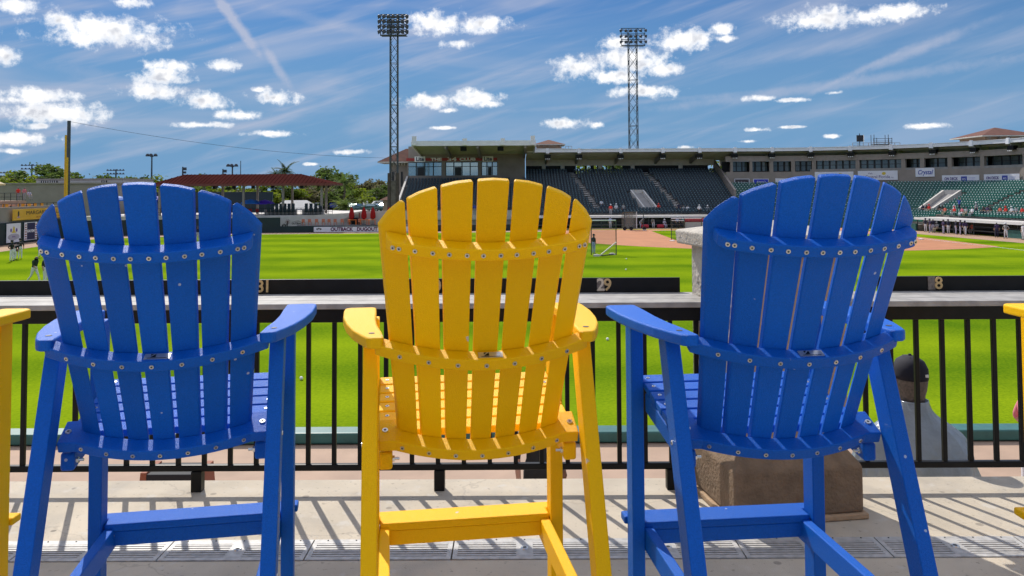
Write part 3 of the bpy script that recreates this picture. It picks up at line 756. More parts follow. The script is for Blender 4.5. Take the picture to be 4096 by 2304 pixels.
# left wall (faces the field, +x) with adverts
b = MB()
for i in range(2): wall_strip(b, W[i], W[i + 1], FIELD_Z - .05, WZ, .3)
lw = b.build('outfield_wall', M_GRNW); tag(lw, 'dark green outfield wall at the far left, carrying tall adverts', 'wall')
b = MB(); wall_strip(b, (W[0][0] - .3, W[0][1]), (W[1][0] - .3, W[1][1]), WZ, WZ + 1.75, .4); wall_strip(b, (W[1][0] - .3, W[1][1]), (W[2][0] - .3, W[2][1]), WZ, WZ + 1.75, .4)
pw = b.build('patio_wall', M_GREYW); tag(pw, 'grey retaining wall of the left patio, above the green outfield wall', 'wall')
def on_left(px, zc, off=.12):
    """point on the left wall seen at column px"""
    r = ray(px, 850)
    for (p, q) in ((W[0], W[1]), (W[1], W[2])):
        (x0, y0), (x1, y1) = p, q
        den = r.x * (y1 - y0) - r.y * (x1 - x0)
        t = (r.y * x0 - r.x * y0) / den
        if -.2 <= t <= (1.0 if p is W[0] else 1.6):
            d = Vector((x1 - x0, y1 - y0)).normalized(); n = Vector((d.y, -d.x))
            return Vector((x0 + (x1 - x0) * t + n.x * off, y0 + (y1 - y0) * t + n.y * off, zc)), n
    return None, None
def left_sign(px0, px1, z0, z1, m, label, off=.12, cat='sign', group=None, name='advert_sign'):
    a, n = on_left(px0, 0, off); c, _ = on_left(px1, 0, off)
    w = (c - a).length; p = (a + c) / 2; p.z = (z0 + z1) / 2
    return face_sign(name, p, (n.x, n.y), w, z1 - z0, m, label, cat, group), w, z1 - z0
s, w, h = left_sign(24, 80, FIELD_Z + .25, WZ - .1, M_SIGNW, 'white outfield advert with a yellow crown and two purple shapes')
M_PURP = mat('print_purple', (0.12, 0.06, 0.30), .6); M_YPR = mat('print_yellow', (0.62, 0.46, 0.04), .6); M_GPR = mat('print_grey', (0.42, 0.40, 0.46), .6)
blob(s, M_GPR, 0, -.42 * h / 2, w * .42, h * .17)
blob(s, M_PURP, -w * .2, h * .14, w * .06, h * .10); blob(s, M_PURP, w * .2, h * .14, w * .06, h * .10)
blob(s, M_YPR, 0, 0, 0, 0, poly=[(-w * .17, 0), (w * .17, 0), (w * .07, h * .12), (w * .05, h * .3), (0, h * .36), (-w * .05, h * .3), (-w * .07, h * .12)])
lettering(s, 'Smiles', h * .13, M_PURP, 0, -.40 * h / 2)
s, w, h = left_sign(95, 146, FIELD_Z + .3, WZ - .1, M_SIGNW, 'navy outfield advert reading KAYEM between red and white edges')
patch(s, M_NAVY, -w * .30, w * .32, -h * .47, h * .47)
M_REDB = mat('print_brick', (0.36, 0.11, 0.08), .7)
for k in range(7):
    for x in (-w * .4, w * .41): patch(s, M_REDB, x - w * .07, x + w * .07, -h * .45 + k * h * .13, -h * .45 + k * h * .13 + h * .06, y=-.009, name='stripe')
lettering(s, 'KAYEM', h * .20, M_SIGNW, 0, 0, bold=.02, width=w * .56)
s, w, h = left_sign(162, 215, FIELD_Z + .3, WZ - .1, M_SIGNW, 'pale outfield advert half hidden by the left blue chair back')
M_YPR2 = mat('print_yellow2', (0.7, 0.35, 0.02), .6)
s, w, h = left_sign(47, 300, WZ + .22, WZ + 1.5, M_YBAN, 'long yellow banner reading MARGARITAVILLE PATIO on the patio wall', off=.62 - .5, name='banner')
M_INK = mat('print_dark', (0.03, 0.028, 0.02), .6)
lettering(s, 'MARGARITAVILLE PATIO', .62, M_INK, w * .06, .15, width=w * .74); lettering(s, 'AUTHENTIC BAR & GRILL', .26, mat('print_rust', (0.35, 0.10, 0.02), .6), w * .06, -.38, width=w * .45)
blob(s, M_INK, -w * .42, .1, .17, .34); blob(s, mat('print_pink', (.5, .3, .3), .6), -w * .42, -.28, .34, .12)
for k in range(3):
    a, n = on_left(60 + 0, 0)
# patio terrace steps behind the wall
b = MB()
A, Bq = Vector((-57.4, 68)), Vector((-58.6, 110))
def terr(off0, off1, z0, z1):
    d = (Bq - A).normalized(); n = Vector((-d.y, d.x))
    p = [A + n * off0, Bq + n * off0, Bq + n * off1, A + n * off1]
    b.hexa([(q.x, q.y, z0) for q in p] + [(q.x, q.y, z1) for q in p])
terr(.1, 6.0, FIELD_Z, WZ + 1.15); terr(6.0, 12, FIELD_Z, WZ + 2.35); terr(12, 40, FIELD_Z, WZ + 2.35)
pt_ = b.build('patio_terrace', M_TAN); tag(pt_, kind='structure')
def rail_run(p, q, z, h, label, n):
    r = empty('railing', ((p[0] + q[0]) / 2, (p[1] + q[1]) / 2, z), 0, label, 'railing')
    c = Vector((*r.location[:2], 0)); a, d = Vector((*p, 0)) - c, Vector((*q, 0)) - c
    for hh in (h, h * .5, .08): MB().bar(a + Vector((0, 0, hh)), d + Vector((0, 0, hh)), .05, .05).build('rail', M_BLACK, r)
    for i in range(n + 1):
        p0 = a.lerp(d, i / n); MB().bar(p0, p0 + Vector((0, 0, h)), .05, .05).build('post', M_BLACK, r)
rail_run((-57.9, 72), (-58.9, 109), WZ + 1.15, .95, 'thin black railing along the front edge of the left patio', 24)
rail_run((-63.7, 76), (-64.6, 109), WZ + 2.35, 1.0, 'thin black railing at the upper level of the left patio', 24)
# patio tables with yellow chairs
def small_chair(loc, rz, m, label, group):
    o = empty('patio_chair', loc, rz, label, 'chair', group)
    MB().box(-.22, .22, -.22, .22, .43, .47).build('seat', m, o); MB().box(-.22, .22, .19, .23, .47, .92).build('backrest', m, o)
    for sx in (-.19, .19):
        for sy in (-.19, .19): MB().box(sx - .02, sx + .02, sy - .02, sy + .02, 0, .43).build('leg', m, o)
    return o
pc = None
rr = random.Random(5)
for row, (off, z, n, m, lab) in enumerate(((2.2, WZ + 1.15, 20, M_YPLAS, 'yellow plastic chair in the front row of the left patio'), (8.2, WZ + 2.35, 18, M_YPLAS, 'yellow plastic chair on the upper level of the left patio'))):
    proto = None
    for i in range(n):
        y = 80 + i * 1.4 + rr.uniform(-.2, .2); x = -57.9 - off - (y - 80) * .03
        if proto is None: proto = small_chair((x, y, z), 0, m, lab, 'yellow patio chairs'); o = proto
        else: o = copy_tree(proto)
        o.location = (x, y, z); o.rotation_euler = (0, 0, rr.uniform(0, 6.28))
    for i in range(7):
        y = 81 + i * 4.1; x = -58.8 - off - (y - 80) * .03
        t = empty('patio_table', (x, y, z), 0, ('orange round table in the front row of the left patio', 'orange round table on the upper level of the left patio')[row], 'table', 'orange patio tables %s' % ('front', 'upper')[row])
        MB().tube((0, 0, .70), (0, 0, .74), .5, .5, 12).build('tabletop', M_ORANGE, t); MB().tube((0, 0, 0), (0, 0, .7), .06, .05, 6).build('leg', M_BLACK, t)
# parasol at the left edge
def parasol(loc, m, label, r=1.6, h=2.5, group=None, open_=True, base=True):
    p = empty('parasol', loc, 0, label, 'parasol', group)
    MB().tube((0, 0, 0), (0, 0, h + .05), .03, .03, 6).build('pole', M_STEELG, p)
    if open_:
        rg = []
        for (q, z) in ((r, h - .55), (r * .62, h - .22), (.05, h)):
            rg.append([(q * math.cos(6.283 * i / 8), q * math.sin(6.283 * i / 8), z) for i in range(8)])
        b = MB().loft(rg, cap=False); b.loft([[(x, y, z - .16) for x, y, z in rg[0]], rg[0]], cap=False); b.build('canopy', m, p)
    else:
        rg = []
        for (q, z) in ((.10, h - 1.75), (.30, h - 1.55), (.30, h - 1.1), (.22, h - .5), (.05, h)):
            rg.append([(q * (1 + .35 * (i % 2)) * math.cos(6.283 * i / 12), q * (1 + .35 * (i % 2)) * math.sin(6.283 * i / 12), z) for i in range(12)])
        MB().loft(rg).build('canopy', m, p)
    MB().tube((0, 0, 0), (0, 0, .08), .35, .3, 10).build('base', M_STEELG, p)
    return p
parasol((-61.4, 96.5, WZ + 2.35 - .35), M_CANV_Y, 'cream open parasol at the left edge of the upper patio', 1.9, 3.0)
# building behind the left patio
def far_building(x0, x1, d, ztop, m, label, depth=12, zb=FIELD_Z - .2):
    o = empty('building', ((x0 + x1) / 2, d, zb), 0, label, 'building')
    hw = (x1 - x0) / 2
    MB().box(-hw, hw, 0, depth, 0, ztop - zb).build('wall', m, o); MB().box(-hw - .15, hw + .15, -.15, depth + .15, ztop - zb, ztop - zb + .25).build('roof', M_GREYW, o)
    return o
D = 135
o = far_building(xat(-60, D), xat(480, D), D, zat(200, 737, D), M_GREYW, 'long low grey building wall behind the left patio')
o = far_building(xat(145, 141), xat(490, 141), 141, zat(300, 720, 141), M_STANDL, 'pale flat-roofed block with louvres above the grey wall')
for (p0, p1) in ((160, 230), (402, 428)):
    b = MB()
    xs0, xs1 = xat(p0, 141) - o.location.x, xat(p1, 141) - o.location.x; z0, z1 = zat(200, 734, 141) - o.location.z, zat(200, 723, 141) - o.location.z
    n = max(2, int((xs1 - xs0) / .35))
    lv = MB().box(xs0, xs1, -.06, -.01, z0, z1).build('louvre', M_DARKIN, o)
    for i in range(n): MB().box(xs0 + i * (xs1 - xs0) / n, xs0 + (i + .45) * (xs1 - xs0) / n, -.12, -.05, z0, z1).build('slat', M_STANDL, lv)

# foul pole
fx = xat(272, 109.5)
fp = empty('foul_pole', (fx, 109.5, FIELD_Z), 0, 'tall dark foul pole with a yellow mesh wing at the left', 'foul pole')
ptop = zat(275, 483, 109.5) - FIELD_Z; ytop = zat(265, 540, 109.5) - FIELD_Z
MB().tube((0, 0, 0), (0, 0, ptop), .24, .22, 12).build('pole', M_STEELG, fp)
MB().box(-.50, -.20, -.06, .06, 2.8, ytop).build('wing', M_YPOLE, fp); MB().tube((0, -.26, 2.0), (0, -.26, ytop - 3), .12, .12, 8).build('stripe', M_YPOLE, fp)
for i in range(12): MB().box(-.52, .0, -.07, .07, 3.2 + i * (ytop - 3.6) / 11, 3.3 + i * (ytop - 3.6) / 11).build('bracket', M_YPOLE, fp)
# cable from the foul pole to the club
cu = MB(); p0 = at(278, 486, 109.5); p1 = at(1545, 632, 140); last = p0
for i in range(1, 25):
    t = i / 24; q = p0.lerp(p1, t); q.z -= 1.0 * 4 * t * (1 - t); cu.tube(last, q, .022, .022, 5, False); last = q
o = cu.build('overhead_cable', M_STEELG); tag(o, 'thin dark cable hanging from the foul pole towards the club building', 'cable')

# far straight wall, centre-left
b = MB()
WQ = (xat(1121, 117.6), 117.6)
wall_strip(b, W[2], W[3], FIELD_Z - .05, FIELD_Z + 2.15, .3); wall_strip(b, W[3], WQ, FIELD_Z - .05, FIELD_Z + 2.15, .3)
wall_strip(b, WQ, W[4], FIELD_Z - .05, FIELD_Z + .92, .3); wall_strip(b, W[4], W[5], FIELD_Z - .05, FIELD_Z + .92, .3)
fw = b.build('outfield_wall', M_GRNW); tag(fw, 'dark green far outfield wall under the pavilion', 'wall')
D = 117.9
s = face_sign('banner', (0, 0, 0), (0, -1), 1, 1, M_SIGNW, None, None); bpy.data.objects.remove(s)
def flat_sign(px0, px1, py0, py1, d, m, label, name='advert_sign', cat='sign', group=None, th=.05):
    a = at(px0, py1, d); c = at(px1, py0, d)
    o = MB().box(-(c.x - a.x) / 2, (c.x - a.x) / 2, 0, th, -(c.z - a.z) / 2, (c.z - a.z) / 2).build(name, m, loc=((a.x + c.x) / 2, d, (a.z + c.z) / 2))
    if label: tag(o, label, cat, group)
    return o, c.x - a.x, c.z - a.z
s, w, h = flat_sign(1255, 1640, 906, 928, D - .6, M_SIGNW, 'long white banner reading OUTBACK DUGOUT on the outfield wall', 'banner')
M_PLUM = mat('print_plum', (0.11, 0.02, 0.07), .6)
lettering(s, 'OUTBACK', .72, M_PLUM, -w * .21, 0, bold=.03, width=w * .235); lettering(s, 'DUGOUT', .72, M_PLUM, w * .055, 0, bold=.03, width=w * .215)
for k in range(3): blob(s, M_INK, -w * .465 + k * .25, .05 + .06 * (k % 2), .11, .12)
# concourse terrace behind it: raised slab and ramp wall
def slab(px0, px1, d0, d1, z0, z1, name, m):
    return tag(MB().box(xat(px0, d0), xat(px1, d0), d0, d1, z0, z1).build(name, m), kind='structure')
CZ = zat(1000, 862, 121)          # pavilion floor level
slab(330, 1335, 120.4, 150, FIELD_Z - .1, CZ, 'pavilion_terrace', M_STANDL)
rw = MB(); z0 = FIELD_Z
a0, a1 = at(1120, 878, 120.0), at(1480, 868, 120.0)
rw.hexa([(xat(1122, 120.2), 120.1, FIELD_Z), (xat(1600, 120.2), 120.1, FIELD_Z), (xat(1600, 120.2), 120.35, FIELD_Z), (xat(1122, 120.2), 120.35, FIELD_Z),
         (xat(1122, 120.2), 120.1, CZ - .25), (xat(1600, 120.2), 120.1, CZ + .75), (xat(1600, 120.2), 120.35, CZ + .75), (xat(1122, 120.2), 120.35, CZ - .25)])
o = rw.build('ramp_wall', M_STANDL); tag(o, 'pale sloping ramp wall behind the white outfield banner', 'wall')
s, w, h = flat_sign(1121, 1236, 879, 908, 120.0, M_STANDL, 'pale sign reading OUTBACK DUGOUT with a brown palm tree', 'advert_sign')
M_BRN = mat('print_brown', (0.16, 0.04, 0.03), .6)
lettering(s, 'OUTBACK', .36, M_INK, w * .10, -.02, bold=.01); lettering(s, 'DUGOUT', .28, M_INK, w * .24, -.32, bold=.01)
for k in range(9):
    an = k * .7; cx_, cz_ = -w * .24, h * .26
    blob(s, M_BRN, 0, 0, 0, 0, poly=[(cx_, cz_ - .03), (cx_ + .42 * math.cos(an) - .05, cz_ + .34 * math.sin(an)), (cx_ + .42 * math.cos(an) + .05, cz_ + .34 * math.sin(an) - .02), (cx_, cz_ + .04)])
blob(s, M_INK, 0, 0, 0, 0, poly=[(-w * .27, -h * .4), (-w * .24, -h * .4), (-w * .23, h * .25), (-w * .25, h * .25)])
blob(s, M_INK, 0, 0, 0, 0, poly=[(-w * .1, h * .22), (w * .12, h * .38), (w * .25, h * .22), (w * .1, h * .30)])
for k in range(4): blob(s, M_INK, -w * .42 + k * .22, -h * .28 + .1 * (k % 2), .10, .16)

# pavilion with a red hip roof
PD0, PMID, HD = 122.0, 126.5, 4.5
pv = empty('pavilion', (xat(975, PMID), PMID, CZ), 0, 'open pavilion with a long dark red hip roof on slim posts', 'pavilion')
cx = pv.location.x
ex0, ex1 = xat(600, PD0) - cx, xat(1322, PD0) - cx
ez = zat(1000, 735, PD0) - CZ; rz_ = zat(1000, 697, PMID) - CZ
rx0, rx1 = xat(736, PMID) - cx, xat(1205, PMID) - cx
roof = MB(); E = [(ex0, -HD, ez), (ex1, -HD, ez), (ex1, HD, ez), (ex0, HD, ez)]; R0, R1 = (rx0, 0, rz_), (rx1, 0, rz_)
roof.quad(E[0], E[1], R1, R0); roof.quad(E[2], E[3], R0, R1); roof.tri(E[1], E[2], R1); roof.tri(E[3], E[0], R0)
rf = roof.build('roof', M_TERRAM, pv)
MB().box(ex0, ex1, -HD - .02, -HD + .1, ez - .32, ez + .02).build('fascia', M_BRN, pv); MB().box(ex0 + .1, ex1 - .1, -HD + .1, HD - .1, ez - .10, ez - .04).build('ceiling', mat('pavilion_soffit', (.10, .08, .07), .8), pv)
MB().box(ex0, ex0 + .1, -HD + .1, HD, ez - .3, ez).build('fascia', M_BRN, pv); MB().box(ex1 - .1, ex1, -HD + .1, HD, ez - .3, ez).build('fascia', M_BRN, pv)
nse = 46
for i in range(nse):          # standing seams of the metal roof
    x = ex0 + (ex1 - ex0) * (i + .5) / nse
    if rx0 < x < rx1: t = 1.0
    elif x <= rx0: t = (x - ex0) / (rx0 - ex0)
    else: t = (ex1 - x) / (ex1 - rx1)
    MB().bar((x, -HD, ez + .03), (x, -HD + HD * t, ez + (rz_ - ez) * t + .03), .07, .06).build('roof_seam', M_TERRAM, rf)
for p in (640, 817, 975, 1133, 1287):
    x = xat(p, PD0 + 1) - cx
    MB().box(x - .16, x + .16, -HD + .8, -HD + 1.1, 0, ez - .1).build('post', M_GREYW, pv); MB().box(x * .93 - .16, x * .93 + .16, HD - 1.2, HD - .9, 0, ez - .1).build('post', M_GREYW, pv)
for p in (700, 760, 862, 940, 1016, 1094, 1210):
    x = xat(p, PD0 + 1.2) - cx; MB().box(x - .22, x + .22, -HD + .6, -HD + 1.1, ez - .75, ez - .12).build('loudspeaker', M_BLACK, pv)
# dark rows of seats, rails under the pavilion
def bench_row(px0, px1, d, z, label):
    o = empty('seat_row', (xat((px0 + px1) / 2, d), d, z), 0, label, 'seats', 'dark seat rows under the pavilion')
    x0, x1 = xat(px0, d) - o.location.x, xat(px1, d) - o.location.x; n = int((x1 - x0) / .56)
    sm = cmesh('pavseat', M_SEATN, lambda: MB().box(-.23, .23, -.2, .2, .40, .46).box(-.23, .23, .17, .23, .46, .88).box(-.03, .03, -.05, .05, 0, .4).mesh('seat', M_SEATN))
    for i in range(n): obj('seat', sm, o, (x0 + (i + .5) * (x1 - x0) / n, 0, 0))
for k, (a_, b_) in enumerate(((1065, 1180), (1215, 1290))):
    for r in range(3):
        z = CZ + .05 + .38 * r; d = 121.4 + .85 * r
        MB()
        tag(MB().box(xat(a_ - 4, d), xat(b_ + 4, d), d - .35, d + .5, CZ, z).build('seating_step', M_STAND), kind='structure')
        bench_row(a_, b_, d, z + .002, 'row of dark seats under the pavilion, %s block, %s row' % (('left', 'right')[k], ('front', 'middle', 'back')[r]))
rail_run((xat(985, 121), 121.0), (xat(1330, 121), 121.0), CZ, 1.05, 'dark pipe railing along the front of the pavilion terrace', 22)
rail_run((xat(500, 121), 121.0), (xat(975, 121), 121.0), CZ, 1.05, 'dark pipe railing at the left half of the pavilion terrace', 30)
tag(MB().box(xat(560, 139), xat(1090, 139), 139, 139.4, CZ, zat(900, 768, 139)).build('screen_wall', M_SEATN), 'low dark wall at the back of the pavilion', 'wall')
parasol((xat(1004, 126), 126, CZ), M_CANV_B, 'bright blue open parasol under the pavilion', 1.55, 2.35)
parasol((xat(1060, 127), 127, CZ), M_CANV_P, 'purple open parasol under the pavilion', 1.5, 2.25)
parasol((xat(477, 126), 126, CZ), M_CANV_B, 'blue parasol showing between the left chair slats', 1.5, 2.9)
parasol((xat(622, 126), 126, CZ), M_CANV_P, 'purple parasol behind the left blue chair slats', 1.5, 2.9)
# red stools/tables
for k, p in enumerate((1000, 1030, 1075)):
    o = small_chair((xat(p, 122.6), 122.6, CZ), .3 * k, M_CANV_R, ('red chair below the blue parasol', 'red chair between the two parasols', 'red chair below the purple parasol')[k], 'red chairs under the pavilion')
# white frame tent
tn = empty('frame_tent', (xat(1185, 158), 158, CZ - .4), 0, 'white peaked frame tent behind the pavilion', 'tent')
hw = (xat(1272, 158) - xat(1098, 158)) / 2; ez = zat(1180, 834, 158) - tn.location.z; pz = zat(1180, 801, 158) - tn.location.z
b = MB(); E = [(-hw, -3, ez), (hw, -3, ez), (hw, 3, ez), (-hw, 3, ez)]; R0, R1 = (-hw * .5, 0, pz), (hw * .5, 0, pz)
b.quad(E[0], E[1], R1, R0); b.quad(E[2], E[3], R0, R1); b.tri(E[1], E[2], R1); b.tri(E[3], E[0], R0); b.build('canopy', M_CANV_W, tn)
MB().box(-hw, hw, -3.02, -2.98, ez - .35, ez).build('valance', M_CANV_W, tn)
for sx in (-hw + .1, 0, hw - .1):
    for sy in (-2.9, 2.9): MB().tube((sx, sy, 0), (sx, sy, ez), .05, .05, 6).build('post', M_WHITE, tn)

# Outback dugout patio: orange tables, closed red parasols, little shelter
slab(1340, 1650, 118.6, 119.98, FIELD_Z - .1, FIELD_Z + 1.0, 'dugout_patio', M_STAND)
PZ = FIELD_Z + 1.0
labs = ['leftmost closed red parasol on the small patio', 'closed red parasol second from left on the small patio', 'closed red parasol third from left, fullest', 'closed red parasol nearest the light tower']
for k, p in enumerate((1407, 1456, 1492, 1556)):
    z = zat(p, 905, 119.3)
    parasol((xat(p, 119.3), 119.3, PZ), M_CANV_R, labs[k], 1, 2.55, 'closed red parasols', open_=False)
tl = ['orange square table under the leftmost red parasol', 'orange square table under the second red parasol', 'orange square table under the third red parasol', 'orange square table by the light tower']
for k, p in enumerate((1412, 1455, 1488, 1545)):
    t = empty('patio_table', (xat(p, 119.0), 119.0, PZ), .2 * k, tl[k], 'table', 'orange tables on the small patio')
    MB().box(-.55, .55, -.35, .35, .70, .76).build('tabletop', M_ORANGE, t)
    for sx in (-.45, .45):
        for sy in (-.28, .28): MB().box(sx - .03, sx + .03, sy - .03, sy + .03, 0, .7).build('leg', M_ORANGE, t)
proto = None
for k in range(9):
    p = (1215, 1240, 1268, 1295, 1318, 1342, 1370, 1398, 1440)[k]; M_CORAL = mat('coral_plastic', (0.55, 0.17, 0.10), .5)
    lab = 'low coral seat in the row behind the white banner'
    if proto is None: proto = small_chair((0, 0, 0), math.pi, M_CORAL, lab, 'coral seats behind the banner'); o = proto
    else: o = copy_tree(proto)
    o.location = (xat(p, 119.4), 119.4, FIELD_Z + .95)
slab(1190, 1335, 118.9, 119.98, FIELD_Z - .1, FIELD_Z + .949, 'seat_row_plinth', M_STAND)
sh_ = empty('dugout_shelter', (xat(1440, 119.9), 119.7, PZ), 0, 'little dark shelter with a slanting pale roof by the red parasols', 'shelter')
MB().hexa([(-2.6, -.2, .75), (.0, -.2, 1.75), (.0, .25, 1.75), (-2.6, .25, .75), (-2.6, -.2, .85), (.0, -.2, 1.85), (.0, .25, 1.85), (-2.6, .25, .85)]).build('roof', M_STANDL, sh_)
MB().box(-1.6, -.1, .1, .22, 0, 1.0).build('wall', M_DARKIN, sh_); MB().box(-.12, .0, -.15, .2, 0, 1.7).build('post', M_BRN, sh_)

# parking area and cars
tag(MB().box(-90, 6, 151, 330, FIELD_Z - .15, CZ - .45).build('parking_lot', M_ASPH), kind='structure')
LOTZ = CZ - .45
def make_car(loc, rz, m, label, van=False):
    c = empty('parked_car', loc, rz, label, 'car', 'cars in the parking lot')
    prof = [(-2.2, .35), (-2.25, .75), (-2.1, .95), (-1.35, 1.02), (-.75, 1.45), (.75, 1.47), (1.55, 1.05), (2.15, .92), (2.25, .6), (2.2, .32)]
    if van: prof = [(-2.2, .35), (-2.28, .9), (-2.15, 1.1), (-1.5, 1.18), (-.95, 1.75), (2.0, 1.75), (2.25, 1.1), (2.28, .6), (2.2, .32)]
    b = MB(); n = len(prof)
    rings = []
    for y, s in ((-.85, .97), (-.6, 1.0), (.6, 1.0), (.85, .97)):
        rings.append([(x * s, y if z < 1.05 else y * .82, z) for x, z in prof])
    b.loft(rings); b.build('body', m, c, bevel=.05)
    wt = 1.38 if not van else 1.65
    for sy in (-1, 1):
        MB().hexa([(-1.15, sy * .80, 1.02), (1.25, sy * .80, 1.02), (1.25, sy * .835, 1.02), (-1.15, sy * .835, 1.02), (-.72, sy * .69, wt), (.75, sy * .69, wt), (.75, sy * .72, wt), (-.72, sy * .72, wt)]).build('window', M_GLASS, c)
    MB().quad((1.50, -.6, 1.12), (1.50, .6, 1.12), (.85, .52, 1.44), (.85, -.52, 1.44)).build('windscreen', M_GLASS, c, loc=(.03, 0, .03))
    for sx in (-1.4, 1.4):
        for sy in (-1, 1):
            w = MB().tube((sx, sy * .70, .33), (sx, sy * .88, .33), .33, .33, 12).build('wheel', M_TYRE, c); MB().tube((sx, sy * .87, .33), (sx, sy * .89, .33), .19, .19, 10).build('rim', M_STEEL, w)
    return c
cars = [(1390, 828, 'white', (.7, .7, .7), 0, 'white car partly hidden behind the palm shrub'), (1425, 842, 'teal', (.06, .16, .17), 0, 'dark teal car in the front row by the red parasols'), (1455, 830, 'silver', (.45, .46, .47), 1, 'silver van in the second row of the car park'),
        (1490, 841, 'green', (.05, .14, .10), 0, 'dark green car in the front row near the light tower'), (1515, 830, 'white2', (.75, .75, .75), 1, 'white van in front of the tan kiosk'), (1540, 842, 'grey', (.2, .22, .24), 0, 'grey car beside the tan kiosk'),
        (1410, 812, 'black', (.02, .02, .025), 0, 'black car in the far row, left end'), (1450, 808, 'silver2', (.5, .5, .52), 0, 'silver car in the far row of the car park'), (1487, 812, 'white3', (.72, .72, .7), 0, 'white car in the far row, right end'),
        (1265, 826, 'white4', (.75, .75, .76), 0, 'white car right behind the frame tent'), (1330, 830, 'blue', (.03, .05, .25), 0, 'blue car between the pavilion posts'), (1020, 838, 'white5', (.6, .6, .6), 1, 'white van seen below the blue parasol')]
for k, (px, py, nm, c, van, lab) in enumerate(cars):
    d = {0: 158, 1: 172, 2: 190}[0 if py > 835 else (1 if py > 820 else 2)] + (k % 3) * 1.5
    make_car((xat(px, d), d, LOTZ), .35 + .8 * (k % 4) + (math.pi if k % 2 else 0), mat('car_' + nm, c, .25, spec=.7), lab, van)

# tan kiosk with a terracotta roof by the tower
kx0, kx1, kd = xat(1532, 146), xat(1625, 146), 146
ko = empty('kiosk', ((kx0 + kx1) / 2, kd + 2, LOTZ - .1), 0, 'small tan kiosk with a terracotta roof beside the light tower', 'kiosk')
hw = (kx1 - kx0) / 2; kz = zat(1560, 800, kd) - ko.location.z
MB().box(-hw, hw, -2, 2, 0, kz).build('wall', mat('kiosk_tan', (.40, .30, .22), .9, .08, 1.), ko); MB().loft([[(-hw - .6, -2.6, kz), (hw + .6, -2.6, kz), (hw + .6, 2.6, kz), (-hw - .6, 2.6, kz)], [(-.5, -.4, kz + 1.1), (.5, -.4, kz + 1.1), (.5, .4, kz + 1.1), (-.5, .4, kz + 1.1)]]).build('roof', M_TERRA, ko)

# ================================================================== GRANDSTANDS (swept along the seating line)
SX0, SY0, SXT = -18.4, 132.0, 41.9
ARC_R = 20.0; ARC_A = math.atan2(.986, .166)            # turn from +x to (.166,-.986)
L1 = SXT - SX0; L2 = ARC_R * ARC_A
ACX, ACY = SXT, SY0 - ARC_R
def frame(a):
    """point of the seating front line and outward normal at arc length a"""
    if a <= L1: return Vector((SX0 + a, SY0, 0)), Vector((0, 1, 0))
    if a <= L1 + L2:
        t = (a - L1) / ARC_R; n = Vector((math.sin(t), math.cos(t), 0)); return Vector((ACX, ACY, 0)) + n * ARC_R, n
    n = Vector((math.sin(ARC_A), math.cos(ARC_A), 0)); d = Vector((math.cos(ARC_A), -math.sin(ARC_A), 0))
    return Vector((ACX, ACY, 0)) + n * ARC_R + d * (a - L1 - L2), n
def S(a, o, z):
    p, n = frame(a); q = p + n * o; q.z = z; return q
def a_px(px, o, z=0):
    lo, hi = -5.0, 140.0
    for _ in range(50):
        m = (lo + hi) / 2
        if pxof(S(m, o, z)) < px: lo = m
        else: hi = m
    return (lo + hi) / 2
def samples(a0, a1):
    r = [a0]; a = a0
    for k in range(200):
        q = L1 + k * 1.5
        if q > L1 + L2: break
        if a0 < q < a1: r.append(q)
    for q in (L1 + L2,):
        if a0 < q < a1: r.append(q)
    r.append(a1); return r
def sweep(prof, a0, a1, b=None, mi=0, slant=0.0):
    b = b or MB(); b.loft([[S(a - slant * max(0, o), o, z) for o, z in prof] for a in samples(a0, a1)], mi=mi); return b
def rect(o0, o1, z0, z1): return [(o0, z0), (o1, z0), (o1, z1), (o0, z1)]
TREAD, RISE, FRONT_Z = .8, .325, -2.30
def steps_prof(n):
    p = [(0.02, FIELD_Z)]; 
    p.append((0.02, FRONT_Z))
    for i in range(n):
        p.append((.6 + i * TREAD, FRONT_Z + i * RISE)); p.append((.6 + i * TREAD, FRONT_Z + (i + 1) * RISE))
    p.append((.6 + n * TREAD + .7, FRONT_Z + n * RISE)); p.append((.6 + n * TREAD + .7, FIELD_Z)); return p
A_END = 20.9
AB = a_px(2925, 6); AC = a_px(3752, 4); AEND = L1 + L2 + 46
M_SPOT = mat('seat_glint_spot', (.55, .58, .58), .35); M_SPOTD = mat('seat_glint_spot_grey', (.12, .20, .22), .4)  # sun glints on the seat backs, painted as small pale quads
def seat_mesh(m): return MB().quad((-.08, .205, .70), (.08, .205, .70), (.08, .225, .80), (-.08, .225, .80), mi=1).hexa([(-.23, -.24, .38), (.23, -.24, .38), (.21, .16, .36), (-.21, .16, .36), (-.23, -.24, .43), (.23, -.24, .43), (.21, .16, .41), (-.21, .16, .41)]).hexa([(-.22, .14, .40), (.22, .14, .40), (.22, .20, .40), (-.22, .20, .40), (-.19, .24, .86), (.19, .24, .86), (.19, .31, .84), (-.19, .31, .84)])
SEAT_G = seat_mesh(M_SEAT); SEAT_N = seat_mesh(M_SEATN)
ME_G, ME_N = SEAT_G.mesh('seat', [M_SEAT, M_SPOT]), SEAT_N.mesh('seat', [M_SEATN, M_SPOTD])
def seats_for(parent, spots, src, me, m, n_single=300):
    """spots: (a, o, z); the first n_single become single parts, the rest one joined part"""
    big = MB()
    for k, (a, o, z) in enumerate(spots):
        p, n = frame(a); q = p + n * o; rz = math.atan2(-n.x, n.y)
        if k < n_single: obj('seat', me, parent, (q.x, q.y, z), (0, 0, rz))
        else:
            c, s = math.cos(rz), math.sin(rz)
            big._add([(q.x + c * x - s * y, q.y + s * x + c * y, z + w) for x, y, w in src.v], src.f); big.m[-len(src.m):] = src.m
    if big.v: tag(big.build('seat_rows', [m, M_SPOTD if m is M_SEATN else M_SPOT], parent, fix=False), kind='stuff')
